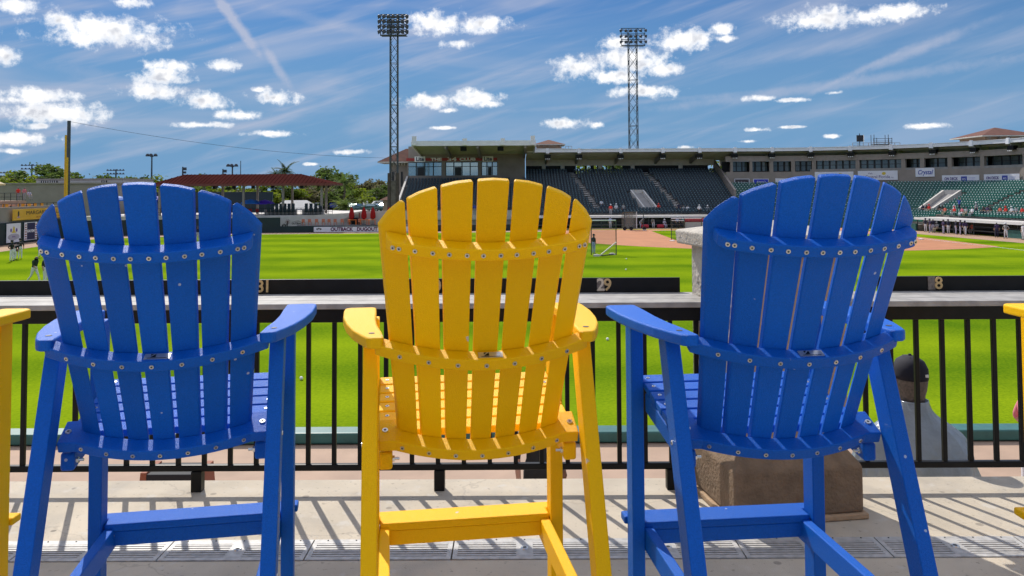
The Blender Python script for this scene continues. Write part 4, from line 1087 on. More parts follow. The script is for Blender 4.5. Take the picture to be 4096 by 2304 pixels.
def rowspots(a0, a1, n, aisles=(), voms=(), slant=0.0, o0=.6, z0=FRONT_Z, pitch=.52, first=0):
    out = []
    for i in range(first, n):
        o = o0 + (i + .42) * TREAD; z = z0 + (i + 1) * RISE
        a = a0 + .4
        while a < a1 - .3:
            st = 0 if a >= L1 + L2 or a <= L1 else o
            q = a + slant * o
            ok = all(abs(q - c) > w for c, w in aisles) and not any(c0 < q < c1 and o < oo for c0, c1, oo in voms)
            if ok: out.append((a, o, z + .002))
            # keep the seat pitch on the wider outer rows of the curve
            a += pitch * (ARC_R / (ARC_R + o) if L1 < a < L1 + L2 else 1)
    return out
def grand(label): return empty('grandstand', (0, 0, 0), 0, label, 'grandstand', 'roofed grandstands round the infield')

def roof_part(g, a0, a1, of=10.0, zf=8.1, ob=20.0, zb=6.75, name='roof'):
    r = sweep([(of, zf - .10), (ob, zb - .12), (ob, zb + .1), (of, zf + .08)], a0, a1).build(name, M_DECKING, g)
    sweep([(of - .32, zf - .34), (of - .02, zf - .34), (of - .02, zf + .16), (of - .32, zf + .16)], a0, a1).build('fascia', M_ROOFW, r)
    sweep([(of - .38, zf + .16), (of + 1.2, zf + .10), (of + 1.2, zf + .16), (of - .38, zf + .24)], a0, a1).build('flashing', M_ROOFW, r)
    for k in range(1, 6):
        o = of + k * (ob - of) / 6; z = zf + (zb - zf) * k / 6 - .12
        sweep(rect(o - .09, o + .09, z - .32, z), a0, a1).build('purlin', M_DECKING, r)
    return r
def roof_brackets(r, pxs, of=10.0, zf=8.1, ob=20.0, zb=6.75):
    for px in pxs:
        a = a_px(px, of, zf); p, n = frame(a); t = Vector((n.y, -n.x, 0))
        def loc(da, o, z): return p + t * da + n * o + Vector((0, 0, z))
        b = MB(); b.hexa([loc(-.3, of - .62, zf - .52), loc(.3, of - .62, zf - .52), loc(.3, of - .33, zf - .52), loc(-.3, of - .33, zf - .52), loc(-.22, of - .55, zf + .36), loc(.22, of - .55, zf + .36), loc(.22, of - .33, zf + .36), loc(-.22, of - .33, zf + .36)])
        b.build('bracket', M_ROOFW, r)
        b = MB(); b.hexa([loc(-.16, of, zf - .95), loc(.16, of, zf - .95), loc(.16, ob, zb - 1.3), loc(-.16, ob, zb - 1.3), loc(-.16, of, zf - .15), loc(.16, of, zf - .15), loc(.16, ob, zb - .15), loc(-.16, ob, zb - .15)]); b.build('rafter', M_STAND, r)
        MB().hexa([loc(-.55, of - .1, zf - 1.35), loc(.55, of - .1, zf - 1.35), loc(.55, of + .7, zf - 1.35), loc(-.55, of + .7, zf - 1.35), loc(-.55, of - .1, zf - .75), loc(.55, of - .1, zf - .75), loc(.55, of + .7, zf - .75), loc(-.55, of + .7, zf - .75)]).build('loudspeaker', M_BLACK, r)
        for q in (-.3, 0, .3): MB().tube(loc(q, of - .2, zf - 1.55), loc(q, of - .2, zf - 1.40), .09, .06, 6).build('lamp', M_WHITE, r)

# ---- centre stand
gB = grand('wide centre grandstand of dark empty seats under a pale flat roof')
SL = .2
sweep(steps_prof(20), A_END, AB).build('seating_steps', M_STAND, gB)
sweep(rect(-.16, .02, FIELD_Z + 1.5, FRONT_Z + .42), A_END, AB).build('front_wall', M_STANDL, gB)
aisB = [(a_px(2392, 0.5), .55), (a_px(2722, .5), .55), (a_px(2140, .5), .4)]
V0, V1 = a_px(2578, 0), a_px(2628, 0)
for c, w in aisB[:2]:
    b = MB()
    for i in range(20):
        o = .6 + i * TREAD; z = FRONT_Z + (i + 1) * RISE; q = c - SL * o
        for hstep in (0, 1): b.hexa([S(q - w, o + .4 * hstep, z - .3), S(q + w, o + .4 * hstep, z - .3), S(q + w - SL * .4, o + .4 + .4 * hstep, z - .3), S(q - w - SL * .4, o + .4 + .4 * hstep, z - .3)] + [S(q - w, o + .4 * hstep, z + .012 + .16 * hstep), S(q + w, o + .4 * hstep, z + .012 + .16 * hstep), S(q + w - SL * .4, o + .4 + .4 * hstep, z + .012 + .16 * hstep), S(q - w - SL * .4, o + .4 + .4 * hstep, z + .012 + .16 * hstep)])
    b.build('aisle_stair', M_STANDL, gB)
VO = 6.2
def vomitory(g, a0, a1, oo, slant, m=M_STANDL):
    v = MB()
    for q in (a0, a1):
        v.hexa([S(q - .13, .0, FRONT_Z - .3), S(q + .13, .0, FRONT_Z - .3), S(q + .13 - slant * oo, oo, FRONT_Z + 1), S(q - .13 - slant * oo, oo, FRONT_Z + 1),
                S(q - .13, .0, FRONT_Z + .75), S(q + .13, .0, FRONT_Z + .75), S(q + .13 - slant * oo, oo, FRONT_Z + oo / TREAD * RISE + 1.05), S(q - .13 - slant * oo, oo, FRONT_Z + oo / TREAD * RISE + 1.05)])
    v.hexa([S(a0 - slant * oo, oo - .1, FRONT_Z), S(a1 - slant * oo, oo - .1, FRONT_Z), S(a1 - slant * oo, oo + .15, FRONT_Z), S(a0 - slant * oo, oo + .15, FRONT_Z)] + [S(a0 - slant * oo, oo - .1, FRONT_Z + oo / TREAD * RISE + 1.05), S(a1 - slant * oo, oo - .1, FRONT_Z + oo / TREAD * RISE + 1.05), S(a1 - slant * oo, oo + .15, FRONT_Z + oo / TREAD * RISE + 1.05), S(a0 - slant * oo, oo + .15, FRONT_Z + oo / TREAD * RISE + 1.05)])
    o = v.build('vomitory_wall', m, g)
    f = MB(); f.hexa([S(a0 + .13, -.02, FRONT_Z - 1), S(a1 - .13, -.02, FRONT_Z - 1), S(a1 - .13 - slant * oo, oo, FRONT_Z), S(a0 + .13 - slant * oo, oo, FRONT_Z), S(a0 + .13, -.02, FRONT_Z + .05), S(a1 - .13, -.02, FRONT_Z + .05), S(a1 - .13 - slant * oo, oo, FRONT_Z + oo / TREAD * RISE + .45), S(a0 + .13 - slant * oo, oo, FRONT_Z + oo / TREAD * RISE + .45)])
    f.build('stairs', M_STAND, o)
vomitory(gB, V0, V1, VO, SL)
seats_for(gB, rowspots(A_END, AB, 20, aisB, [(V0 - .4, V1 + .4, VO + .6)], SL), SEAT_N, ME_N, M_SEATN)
# back of the stand: columns, dark wall with openings, lintel
ZT = FRONT_Z + 20 * RISE
OB = 17.6
gaps = [(2304, 2340), (2346, 2362), (2376, 2388), (2410, 2423), (2428, 2447), (2455, 2490), (2832, 2862)]
cuts = [A_END] + [a_px(p, OB, 5) for g in gaps for p in g] + [AB]
for i in range(0, len(cuts), 2):
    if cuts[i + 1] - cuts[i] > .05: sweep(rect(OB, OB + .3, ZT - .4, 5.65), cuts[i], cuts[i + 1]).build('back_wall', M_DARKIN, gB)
sweep(rect(OB - .25, OB + .6, 5.65, 6.75), A_END, AB).build('lintel', M_STANDL, gB)
for px in (2175, 2250, 2400, 2530, 2722): 
    a = a_px(px, OB - .5, 5); sweep(rect(OB - .75, OB - .26, ZT - .3, 5.66), a - .35, a + .35).build('column', M_STANDL, gB)
rB = roof_part(gB, A_END, AB); roof_brackets(rB, (2190, 2316, 2482, 2650, 2797))
MB().hexa([S(AB - .05, 4.0, -1), S(AB + .3, 4.0, -1), S(AB + .3, 18, 1), S(AB - .05, 18, 1), S(AB - .05, 4.0, 1.2), S(AB + .3, 4.0, 1.2), S(AB + .3, 18, 6.7), S(AB - .05, 18, 6.7)]).build('end_wall', M_STANDW, gB)
# dugout in front of the centre stand, box seats above it
D0, D1 = a_px(2120, -6), a_px(2905, -6)
def dugout(g, a0, a1, me, src, m, n1):
    sweep(rect(-6.35, -2.6, -2.86, -2.66), a0, a1).build('dugout_roof', M_STANDL, g)
    sweep(rect(-6.42, -6.352, -2.95, -2.62), a0, a1).build('dugout_fascia', M_WHITE, g)
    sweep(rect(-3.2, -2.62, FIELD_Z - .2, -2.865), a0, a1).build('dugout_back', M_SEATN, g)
    sweep(rect(-4.2, -3.5, FIELD_Z + .35, FIELD_Z + .5), a0, a1).build('bench', M_STAND, g)
    for k in range(int((a1 - a0) / 3.6) + 1):
        a = a0 + k * 3.6; sweep(rect(-6.0, -5.88, FIELD_Z, -2.862), a, a + .1).build('dugout_post', M_STEELG, g)
    for z in (FIELD_Z + .55, FIELD_Z + 1.05): sweep(rect(-6.05, -6.0, z, z + .05), a0, a1).build('dugout_rail', M_STEELG, g)
    sweep([(-2.59, -4.0), (-2.59, -2.75), (-1.7, -2.75), (-1.7, -2.55), (-.85, -2.55), (-.85, -2.35), (-.17, -2.35), (-.17, -4.0)], a0, a1).build('box_steps', M_STAND, g)
    sp = []
    for i in range(3):
        a = a0 + .4
        while a < a1 - .3:
            sp.append((a, -2.15 + i * .85, -2.745 + i * .2)); a += .54
    seats_for(g, sp, src, me, m, n1)
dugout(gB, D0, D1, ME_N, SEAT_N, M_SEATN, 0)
# ---- behind-home and right stand
gC = grand('right grandstand curving round home plate, with suites and sunlit green seats')
sweep(steps_prof(12), AB + .32, AEND).build('seating_steps', M_STAND, gC)
sweep(rect(-.16, .02, FIELD_Z + 1.5, FRONT_Z + .42), AB + .32, AEND).build('front_wall', M_STANDL, gC)
VR0, VR1 = a_px(3675, 0), a_px(3728, 0)
aisC = [(a_px(3990, 3), .5), (a_px(3300, 3), .5), (a_px(3480, 3), .5), (AEND - 12, .5)]
for c, w in aisC:
    b = MB()
    for i in range(12):
        o = .6 + i * TREAD; z = FRONT_Z + (i + 1) * RISE
        for hs in (0, 1): b.hexa([S(c - w, o + .4 * hs, z - .3), S(c + w, o + .4 * hs, z - .3), S(c + w, o + .4 + .4 * hs, z - .3), S(c - w, o + .4 + .4 * hs, z - .3), S(c - w, o + .4 * hs, z + .012 + .16 * hs), S(c + w, o + .4 * hs, z + .012 + .16 * hs), S(c + w, o + .4 + .4 * hs, z + .012 + .16 * hs), S(c - w, o + .4 + .4 * hs, z + .012 + .16 * hs)])
    b.build('aisle_stair', M_STAND, gC)
vomitory(gC, VR0, VR1, 5.6, 0)
spC = rowspots(AB + .4, AEND, 12, aisC, [(VR0 - .4, VR1 + .4, 6.2)])
spC.sort(key=lambda q: (S(q[0], q[1], 0)).length if pxof(S(q[0], q[1], q[2])) < 4080 and pxof(S(q[0], q[1], q[2])) > 3600 else 1e6)
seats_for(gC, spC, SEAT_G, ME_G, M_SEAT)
# suite wall
SO = 10.5; SZ0 = FRONT_Z + 12 * RISE
sweep(rect(SO, SO + .4, SZ0 - .4, 4.25), AB + .32, AEND).build('suite_wall', M_STANDW, gC)
sweep(rect(SO - .02, SO + .7, 6.05, 6.95), AB + .32, AEND).build('lintel', M_STANDW, gC)
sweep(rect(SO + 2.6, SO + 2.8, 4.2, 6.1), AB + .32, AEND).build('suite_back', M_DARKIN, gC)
sweep(rect(SO + .4, SO + 2.6, 4.1, 4.24), AB + .32, AEND).build('suite_floor', M_STAND, gC)
sweep(rect(SO + .05, SO + .15, 4.25, 4.62), a_px(3240, SO, 5), AEND).build('balustrade', M_STAND, gC)
def bay(a0, a1, npane, front, mull=True):
    """one suite bay: column, glazing with frames"""
    sweep(rect(SO + .02, SO + .55, 4.25, 6.06), a0, a0 + .42).build('column', M_STANDW, gC)
    o = SO + (.35 if front else 1.7); n = npane; x0, x1 = a0 + .42, a1
    for k in range(n):
        q0 = x0 + (x1 - x0) * k / n; q1 = x0 + (x1 - x0) * (k + 1) / n
        f = sweep(rect(o, o + .06, 4.28, 6.04), q0 + .02, q0 + .14).build('window_frame', M_FRAME, gC)
        sweep(rect(o + .02, o + .05, 4.4, 5.25), q0 + .16, q1 - .03).build('pane', M_GLASSP, f); sweep(rect(o + .02, o + .05, 5.33, 6.0), q0 + .16, q1 - .03).build('pane', M_GLASSP, f)
        sweep(rect(o - .01, o + .07, 5.24, 5.34), q0 + .12, q1).build('mullion', M_FRAME, f)
M_GLASSP = mat('suite_pane', (0.085, 0.115, 0.125), 0.12, 0.2, .5, spec=.8)
pxs = [2922, 3000, 3078, 3165, 3248]
for i in range(4): bay(a_px(pxs[i], SO, 5), a_px(pxs[i + 1], SO, 5), 3, False)
bay(a_px(3248, SO, 5), a_px(3422, SO, 5), 6, True); bay(a_px(3422, SO, 5), a_px(3605, SO, 5), 6, True)
bay(a_px(3605, SO, 5), a_px(3680, SO, 5), 2, False); bay(a_px(3680, SO, 5), a_px(3790, SO, 5), 3, False)
bay(a_px(3790, SO, 5), a_px(3920, SO, 5), 4, False); bay(a_px(3920, SO, 5), a_px(4090, SO, 5), 5, False)
a = a_px(4090, SO, 5)
while a + 5 < AEND: bay(a, a + 5, 4, False); a += 5
rC = roof_part(gC, AB, AEND); roof_brackets(rC, (2938, 3087, 3242, 3402, 3567, 3730, 3892, 4042))
a = a_px(4042, 10, 8) + 6
# low padded wall and box seats behind home, right dugout
DR0 = a_px(3665, -6)
sweep(rect(-6.2, -6.0, FIELD_Z, FIELD_Z + 1.0), D1, DR0).build('backstop_wall', M_TEAL, gC)
sweep([(-5.99, -4.5), (-5.99, -3.7), (-4.4, -3.7), (-4.4, -3.3), (-3.4, -3.3), (-3.4, -3.0), (-2.4, -3.0), (-2.4, -2.7), (-1.3, -2.7), (-1.3, -2.45), (-.17, -2.45), (-.17, -4.5)], D1, DR0).build('box_steps', M_STAND, gC)
sp = []
for o, z in ((-4.9, -3.695), (-3.9, -3.295), (-2.9, -2.995), (-1.9, -2.695), (-.8, -2.445)):
    a = D1 + .4
    while a < DR0 - .4: sp.append((a, o, z)); a += .56
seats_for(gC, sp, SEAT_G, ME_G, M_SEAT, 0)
dugout(gC, DR0, AEND, ME_G, SEAT_G, M_SEAT, 0)
sweep(rect(-6.12, -6.02, FIELD_Z, FIELD_Z + .95), a_px(4030, -6), AEND).build('dugout_pad', M_TEAL, gC)

# ---- signs on the stand
def stand_sign(px0, px1, py0, py1, m, label, o=SO - .06, group=None):
    zc = 3.4
    a0, a1 = a_px(px0, o, zc), a_px(px1, o, zc); p = S(a0, o, 0); q = S(a1, o, 0); c = (p + q) / 2
    d = c.y; z1, z0 = zat((px0 + px1) / 2, py0, d), zat((px0 + px1) / 2, py1, d)
    t = (q - p).normalized(); nx = Vector((t.y, -t.x))
    s = face_sign('advert_sign', (c.x, c.y, (z0 + z1) / 2), (nx.x, nx.y), (q - p).length, z1 - z0, m, label, 'sign', group)
    s.location -= Vector((-nx.x, -nx.y, 0)) * .08
    return s, (q - p).length, z1 - z0
s, w, h = stand_sign(2937, 2997, 715, 746, M_SIGNW, 'small dark framed advert on the suite wall, leftmost of the row')
patch(s, mat('print_charcoal', (.05, .04, .05), .6), -w * .46, w * .46, -h * .43, h * .43); lettering(s, 'The Sausage', h * .26, M_SIGNW, 0, .05, shear=.2, width=w * .6)
s, w, h = stand_sign(3012, 3074, 715, 747, M_SIGNW, 'small royal blue advert on the suite wall beside the dark one')
patch(s, mat('print_royal', (.03, .05, .5), .6), -w * .46, w * .46, -h * .43, h * .43); lettering(s, "Aaron's", h * .36, M_SIGNW, 0, h * .12, shear=.25); lettering(s, 'RENT TO OWN', h * .14, M_SIGNW, 0, -h * .2)
M_PURT = mat('print_violet', (.09, .06, .22), .6)
s, w, h = stand_sign(3101, 3236, 713, 748, M_SIGNW, 'long pale sign right of the blue advert, with a round grey emblem')
blob(s, M_GPR, 0, 0, h * .3, h * .3); lettering(s, 'CLUB', h * .4, M_GPR, -w * .2, 0)
for k, (p0, p1, y0, y1, lab) in enumerate(((3259, 3414, 687, 722, 'white Visit Central Florida sign above the right blue chair back, left of two'), (3432, 3591, 683, 720, 'white Visit Central Florida sign, right one of two'))):
    s, w, h = stand_sign(p0, p1, y0, y1, M_SIGNW, lab, SO - .05)
    lettering(s, 'Central Florida', h * .46, M_PURT, 0, -h * .16, width=w * .62); lettering(s, 'Visit', h * .26, M_PURT, -w * .18, h * .22)
    lettering(s, '.org', h * .18, M_PURT, w * .36, -h * .22); blob(s, M_YPR, w * .16, h * .20, w * .05, h * .16)
s, w, h = stand_sign(3663, 3739, 672, 707, M_SIGNW, 'white sign reading Crystal in slanted blue letters')
lettering(s, 'Crystal', h * .72, mat('print_blue', (.02, .05, .36), .6), 0, 0, shear=.3, bold=.015, width=w * .8)
for k, (p0, p1, y0, y1, lab) in enumerate(((3769, 3918, 700, 741, 'white ON DECK SUITE sign right of the Crystal sign'), (3937, 4079, 696, 739, 'white ON DECK SUITE sign at the right edge'))):
    s, w, h = stand_sign(p0, p1, y0, y1, M_SIGNW, lab)
    lettering(s, 'ON DECK', h * .36, M_PURT, -w * .25, h * .14, bold=.02, width=w * .37); lettering(s, 'SUITE', h * .36, M_PURT, -w * .25, -h * .22, bold=.02, width=w * .25)
    mb_ = mat('print_blue2', (.05, .07, .36), .6)
    blob(s, mb_, 0, 0, 0, 0, poly=[(w * .02, h * .36), (w * .18, h * .36), (w * .18, -h * .12), (w * .10, -h * .26), (w * .02, -h * .12)])
    lettering(s, 'RPS', h * .24, M_SIGNW, w * .10, h * .08).location.y = -.02
    for q in range(4): patch(s, mat('print_pale', (.36, .36, .62), .6), w * .22, w * (.40 - .02 * q), h * (.2 - .12 * q), h * (.24 - .12 * q), name='small_print')

# ---- club building, left end
club = empty('club_building', (0, 0, 0), 0, 'two-storey club building reading THE 34 CLUB, under its own raised white roof', 'building')
X0, X1 = SX0, 2.3
sweep(steps_prof(12), .1, A_END).build('seating_steps', M_STAND, club)
sweep(rect(-.16, .02, FIELD_Z + 1.2, FRONT_Z + .42), .1, A_END).build('front_wall', M_STANDL, club)
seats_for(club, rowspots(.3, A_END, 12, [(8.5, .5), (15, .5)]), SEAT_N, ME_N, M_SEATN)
BZ = FRONT_Z + 12 * RISE
MB().box(X0, X1, 142.35, 142.6, BZ - 1.0, BZ + .55).build('balcony_wall', M_STANDW, club); MB().box(X0 - .1, X1, 142.2, 142.34, BZ + .40, BZ + .58).build('balcony_rail', M_STANDL, club)
MB().box(X0, X1, 142.61, 143.6, BZ - 1, BZ + .35).box(X0, X1, 143.6, 144.5, BZ - 1, BZ + .70).box(X0, X1, 144.5, 147, BZ - 1, BZ + 1.05).build('balcony_steps', M_STAND, club)
sp = []
for y, z in ((143.1, BZ + .352), (143.95, BZ + .702), (144.9, BZ + 1.052)):
    q = .4
    while q < A_END - 3: sp.append((q, y - SY0, z)); q += .56
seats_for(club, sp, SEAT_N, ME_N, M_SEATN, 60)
CY = 146.4
zw0, zw1 = zat(1800, 702, CY), zat(1800, 648, CY); zs0, zs1 = zat(1800, 644, CY), zat(1800, 627, CY); ztop = zat(1800, 612, CY)
MB().box(X0, X1, CY, CY + .4, BZ, zw0).box(X0, X1, CY, CY + .4, zw1, ztop + 1.2).build('front_wall', M_STANDW, club)
groups = [(1630, 1767, 4), (1782, 1913, 4), (1926, 1990, 3)]
prev = X0
for p0, p1, n in groups:
    x0, x1 = xat(p0, CY), xat(p1, CY)
    MB().box(prev, x0, CY, CY + .4, zw0, zw1).build('pier', M_STANDW, club); prev = x1
    for k in range(n):
        a0, a1 = x0 + (x1 - x0) * k / n, x0 + (x1 - x0) * (k + 1) / n
        wdw = MB().box(a0, a0 + .12, CY + .05, CY + .2, zw0, zw1).box(a1 - .06, a1, CY + .05, CY + .2, zw0, zw1).box(a0 + .12, a1 - .06, CY + .05, CY + .2, zw1 - .1, zw1).box(a0 + .12, a1 - .06, CY + .05, CY + .2, zw1 - .85, zw1 - .75).build('window', M_FRAME, club)
        MB().box(a0 + .12, a1 - .06, CY + .12, CY + .15, zw0, zw1 - .85).build('pane', M_GLASSC if 'M_GLASSC' in globals() else M_GLASS, wdw); MB().box(a0 + .12, a1 - .06, CY + .12, CY + .15, zw1 - .75, zw1 - .1).build('pane', M_GLASS, wdw)
        if k == 1: MB().box(a0 + .2, a1 - .1, CY + .02, CY + .1, zw0, zw1 - .9).box(a0 + .35, a1 - .25, CY, CY + .05, zw0 + .9, zw1 - 1.1).build('door', M_FRAME, wdw)
MB().box(prev, X1, CY, CY + .4, zw0, zw1).build('pier', M_STANDW, club)
MB().box(X0, X0 + .4, CY + .4, 156, FIELD_Z, ztop + .6).box(X1 - .4, X1, CY + .4, 156, FIELD_Z, ztop + .6).box(X0, X1, 155.6, 156, FIELD_Z, ztop).box(X0 + .4, X1 - .4, CY + .4, 155.6, BZ + .9, BZ + 1.0).build('side_wall', M_STANDW, club)
MB().box(X0 - .35, X0 - .02, 131.9, CY, FIELD_Z, FRONT_Z + .4).hexa([(X0 - .35, 132, FRONT_Z + .4), (X0 - .02, 132, FRONT_Z + .4), (X0 - .02, CY, FRONT_Z + .4), (X0 - .35, CY, FRONT_Z + .4), (X0 - .35, 132, FRONT_Z + .9), (X0 - .02, 132, FRONT_Z + .9), (X0 - .02, CY, BZ + 2.3), (X0 - .35, CY, BZ + 2.3)]).build('end_wall', M_STANDL, club)
MB().hexa([(X1 - .3, 132.4, FRONT_Z), (X1 + .1, 132.4, FRONT_Z), (X1 + .1, CY, FRONT_Z), (X1 - .3, CY, FRONT_Z), (X1 - .3, 132.4, FRONT_Z + 1.2), (X1 + .1, 132.4, FRONT_Z + 1.2), (X1 + .1, CY, BZ + 1.9), (X1 - .3, CY, BZ + 1.9)]).build('end_wall', M_STAND, club)
# red sign band and letters
s, w, h = flat_sign(1625, 1988, 631, 644, CY - .06, mat('sign_red_dull', (0.36, 0.03, 0.03), .55, .1, 1.), 'long red sign band reading THE 34 CLUB over the club windows', 'sign_band')
def band_text(t, p0, p1, size, **k):
    cxp = (xat(p0, CY) + xat(p1, CY)) / 2 - s.location.x; lettering(s, t, size, M_LET, cxp, k.pop('z', 0.0), bold=.035, width=abs(xat(p1, CY) - xat(p0, CY)), **k)
M_LET = mat('letters_cream', (.85, .83, .80), .5)
band_text('THE', 1723, 1768, .70); band_text('34', 1789, 1826, .98); band_text('CLUB', 1838, 1903, .70)
for p in (1662, 1934):
    q = xat(p + 18, CY) - s.location.x
    MB().box(q - .95, q + .95, -.05, -.012, -.42, .55).build('emblem', M_LET, s); o = lettering(s, 'Lite', .95, M_NAVY, q, .04, bold=.03); o.location.y = -.06
# raised roof of the club
ry0, ry1 = 134.0, 147.5
zf1, zf0 = zat(1900, 563, ry0), zat(1900, 583, ry0); rx0, rx1 = xat(1652, ry0), xat(2138, ry0)
zr = zat(1620, 617, ry1)
rf = MB().hexa([(rx0, ry0, zf0 + .35), (rx1, ry0, zf0 + .35), (rx1, ry1, zr), (rx0, ry1, zr), (rx0, ry0, zf0 + .55), (rx1, ry0, zf0 + .55), (rx1, ry1, zr + .25), (rx0, ry1, zr + .25)]).build('roof', M_DECKING, club)
MB().box(rx0, rx1, ry0 - .3, ry0 - .01, zf0, zf1).build('fascia', M_ROOFW, rf)
for x in (rx0, rx1 - .25):
    MB().hexa([(x, ry0 - .3, zf0 - .05), (x + .25, ry0 - .3, zf0 - .05), (x + .25, ry1, zr - .5), (x, ry1, zr - .5), (x, ry0 - .3, zf1), (x + .25, ry0 - .3, zf1), (x + .25, ry1, zr + .45), (x, ry1, zr + .45)]).build('verge', M_ROOFW, rf, loc=(-.26 if x == rx0 else .26, 0, 0))
for i in range(1, 7):
    t = i / 7; y = ry0 + (ry1 - ry0) * t; z = zf0 + .33 + (zr - zf0 - .33) * t
    MB().box(rx0, rx1, y - .08, y + .08, z - .28, z - .01).build('purlin', M_DECKING, rf)
for p in (1658, 1860, 2012, 2132):
    x = xat(p, ry0); MB().box(x - .35, x + .35, ry0 - .55, ry0 + .05, zf0 + .1, zf1 + (.75 if p in (1658, 2132) else .35)).build('bracket', M_ROOFW, rf)
for p in (1790, 1915, 2100):
    x = xat(p, ry0 + 5); MB().hexa([(x - .18, ry0, zf0 - .4), (x + .18, ry0, zf0 - .4), (x + .18, ry1, zr - 1.0), (x - .18, ry1, zr - 1.0), (x - .18, ry0, zf0 + .3), (x + .18, ry0, zf0 + .3), (x + .18, ry1, zr - .1), (x - .18, ry1, zr - .1)]).build('rafter', M_STAND, rf)
for p in (1855, 2003): 
    x = xat(p, ry0 + 2); MB().box(x - .5, x + .5, ry0 + 1.4, ry0 + 2.2, zf0 - .75, zf0 - .1).build('loudspeaker', M_BLACK, rf)
# stair tower with terracotta hip roof at the club's left
st = empty('stair_tower', (xat(1592, 149), 151, FIELD_Z - .2), 0, 'tan stair tower with a terracotta hip roof at the left end of the club', 'tower')
hw = 1.55; tz = zat(1592, 645, 149) - st.location.z
MB().box(-hw, hw + .3, -2.2, 3, 0, tz).build('wall', M_STANDW, st)
MB().loft([[(-hw - 1.9, -3.6, tz - .1), (hw + 1.2, -3.6, tz - .1), (hw + 1.2, 4.2, tz - .1), (-hw - 1.9, 4.2, tz - .1)], [(hw - .3, -.3, tz + 2.35), (hw + 1.1, -.3, tz + 2.35), (hw + 1.1, .6, tz + 2.35), (hw - .3, .6, tz + 2.35)]]).build('roof', M_TERRA, st)
MB().box(-hw - 1.9, hw + 1.2, -3.62, 4.2, tz - .32, tz - .11).build('eaves', M_STANDL, st)
for k in range(3): w_ = MB().box(-hw + .5 + k * .8, -hw + .85 + k * .8, -2.26, -2.19, tz - 4.6, tz - 1.9).build('window', M_FRAME, st)
for k in range(6): MB().box(-hw + .2 + k * .5, -hw + .4 + k * .5, -2.6, -2.2, tz - .75, tz - .33).build('corbel', M_STANDL, st)
# roof huts
def hut(px0, px1, pye, pya, d, zb_py, label):
    x0, x1 = xat(px0, d), xat(px1, d); cx = (x0 + x1) / 2; hw = (x1 - x0) / 2
    zb = zat(px0, zb_py, d); o = empty('roof_hut', (cx, d + hw, zb), 0, label, 'hut', 'hip-roofed huts above the grandstand')
    ze = zat(px0, pye, d) - zb; za = zat(px0, pya, d + hw) - zb; k = .78
    MB().box(-hw * k, hw * k, -hw * k, hw * k, -3, ze).build('wall', mat('hut_tan', (.38, .25, .17), .9, .1, 1.), o)
    MB().box(-hw * .97, hw * .97, -hw * .97, hw * .97, -3, .35).build('base', M_STANDL, o)
    r = MB().loft([[(-hw, -hw, ze), (hw, -hw, ze), (hw, hw, ze), (-hw, hw, ze)], [(-.1, -.1, za), (.1, -.1, za), (.1, .1, za), (-.1, .1, za)]]).build('roof', M_TERRA, o)
    MB().box(-hw - .03, hw + .03, -hw - .03, hw + .03, ze - .16, ze - .01).build('eaves', M_STANDL, r)
    for q in range(5): x = -hw * .7 + q * hw * .35; MB().box(x - .12, x + .12, -hw * .92, -hw * .78, ze - .5, ze - .17).build('corbel', M_STANDW, o)
hut(2135, 2262, 577, 560, 156, 601, 'terracotta hip-roofed hut rising behind the club roof corner')
hut(3935, 4180, 541, 511, 127, 575, 'larger terracotta hip-roofed hut above the right grandstand roof')
def rail_frame(px0, px1, py0, py1, d, n, label):
    a, c = at(px0, py1, d), at(px1, py0, d); o = empty('roof_railing', ((a.x + c.x) / 2, d, a.z), 0, label, 'railing'); hw = (c.x - a.x) / 2; h = c.z - a.z
    for z in (h, h * .5): MB().bar((-hw, 0, z), (hw, 0, z), .07, .07).build('rail', M_GREYW, o)
    for i in range(n + 1): x = -hw + 2 * hw * i / n; MB().bar((x, 0, 0), (x, 0, h), .07, .07).build('post', M_GREYW, o)
rail_frame(2262, 2287, 585, 606, 150, 2, 'small pipe railing on the roof beside the first hut')
rail_frame(3411, 3600, 571, 590, 140, 9, 'teal-grey pipe railing on the right grandstand roof')
# small screen on a mast
a = at(3439, 590, 139); o = empty('roof_screen', a, 0, 'small dark square screen on a mast above the grandstand roof', 'screen')
h = zat(3439, 541, 139) - a.z; w = xat(3452, 139) - xat(3426, 139)
MB().box(-.05, .05, -.05, .05, -.3, h + .3).build('mast', M_STEELG, o); MB().box(-w / 2, w / 2, -.25, -.06, h - w, h).build('screen', M_DARKIN, o); MB().box(w / 2, w / 2 + .12, -.27, .0, h - w - .05, h + .05).build('frame', M_WHITE, o)
# scaffold
a = at(3497, 590, 141); c = at(3567, 538, 141); o = empty('roof_scaffold', (a.x, 141, a.z), 0, 'steel scaffold platform on the right grandstand roof', 'scaffold')
w = c.x - a.x; h = c.z - a.z
for x in (0, w * .15, w * .8, w): 
    for y in (0, 1.2): MB().bar((x, y, -.3), (x, y, h if x in (0, w * .8) else h * .75), .08, .08).build('standard', M_STEELG, o)
for z in (h * .2, h * .38, h * .5, h * .68): MB().bar((0, 0, z), (w, 0, z), .07, .07).build('ledger', M_STEELG, o)
MB().box(0, w, 0, 1.2, h * .22, h * .27).build('platform', M_STEELG, o)

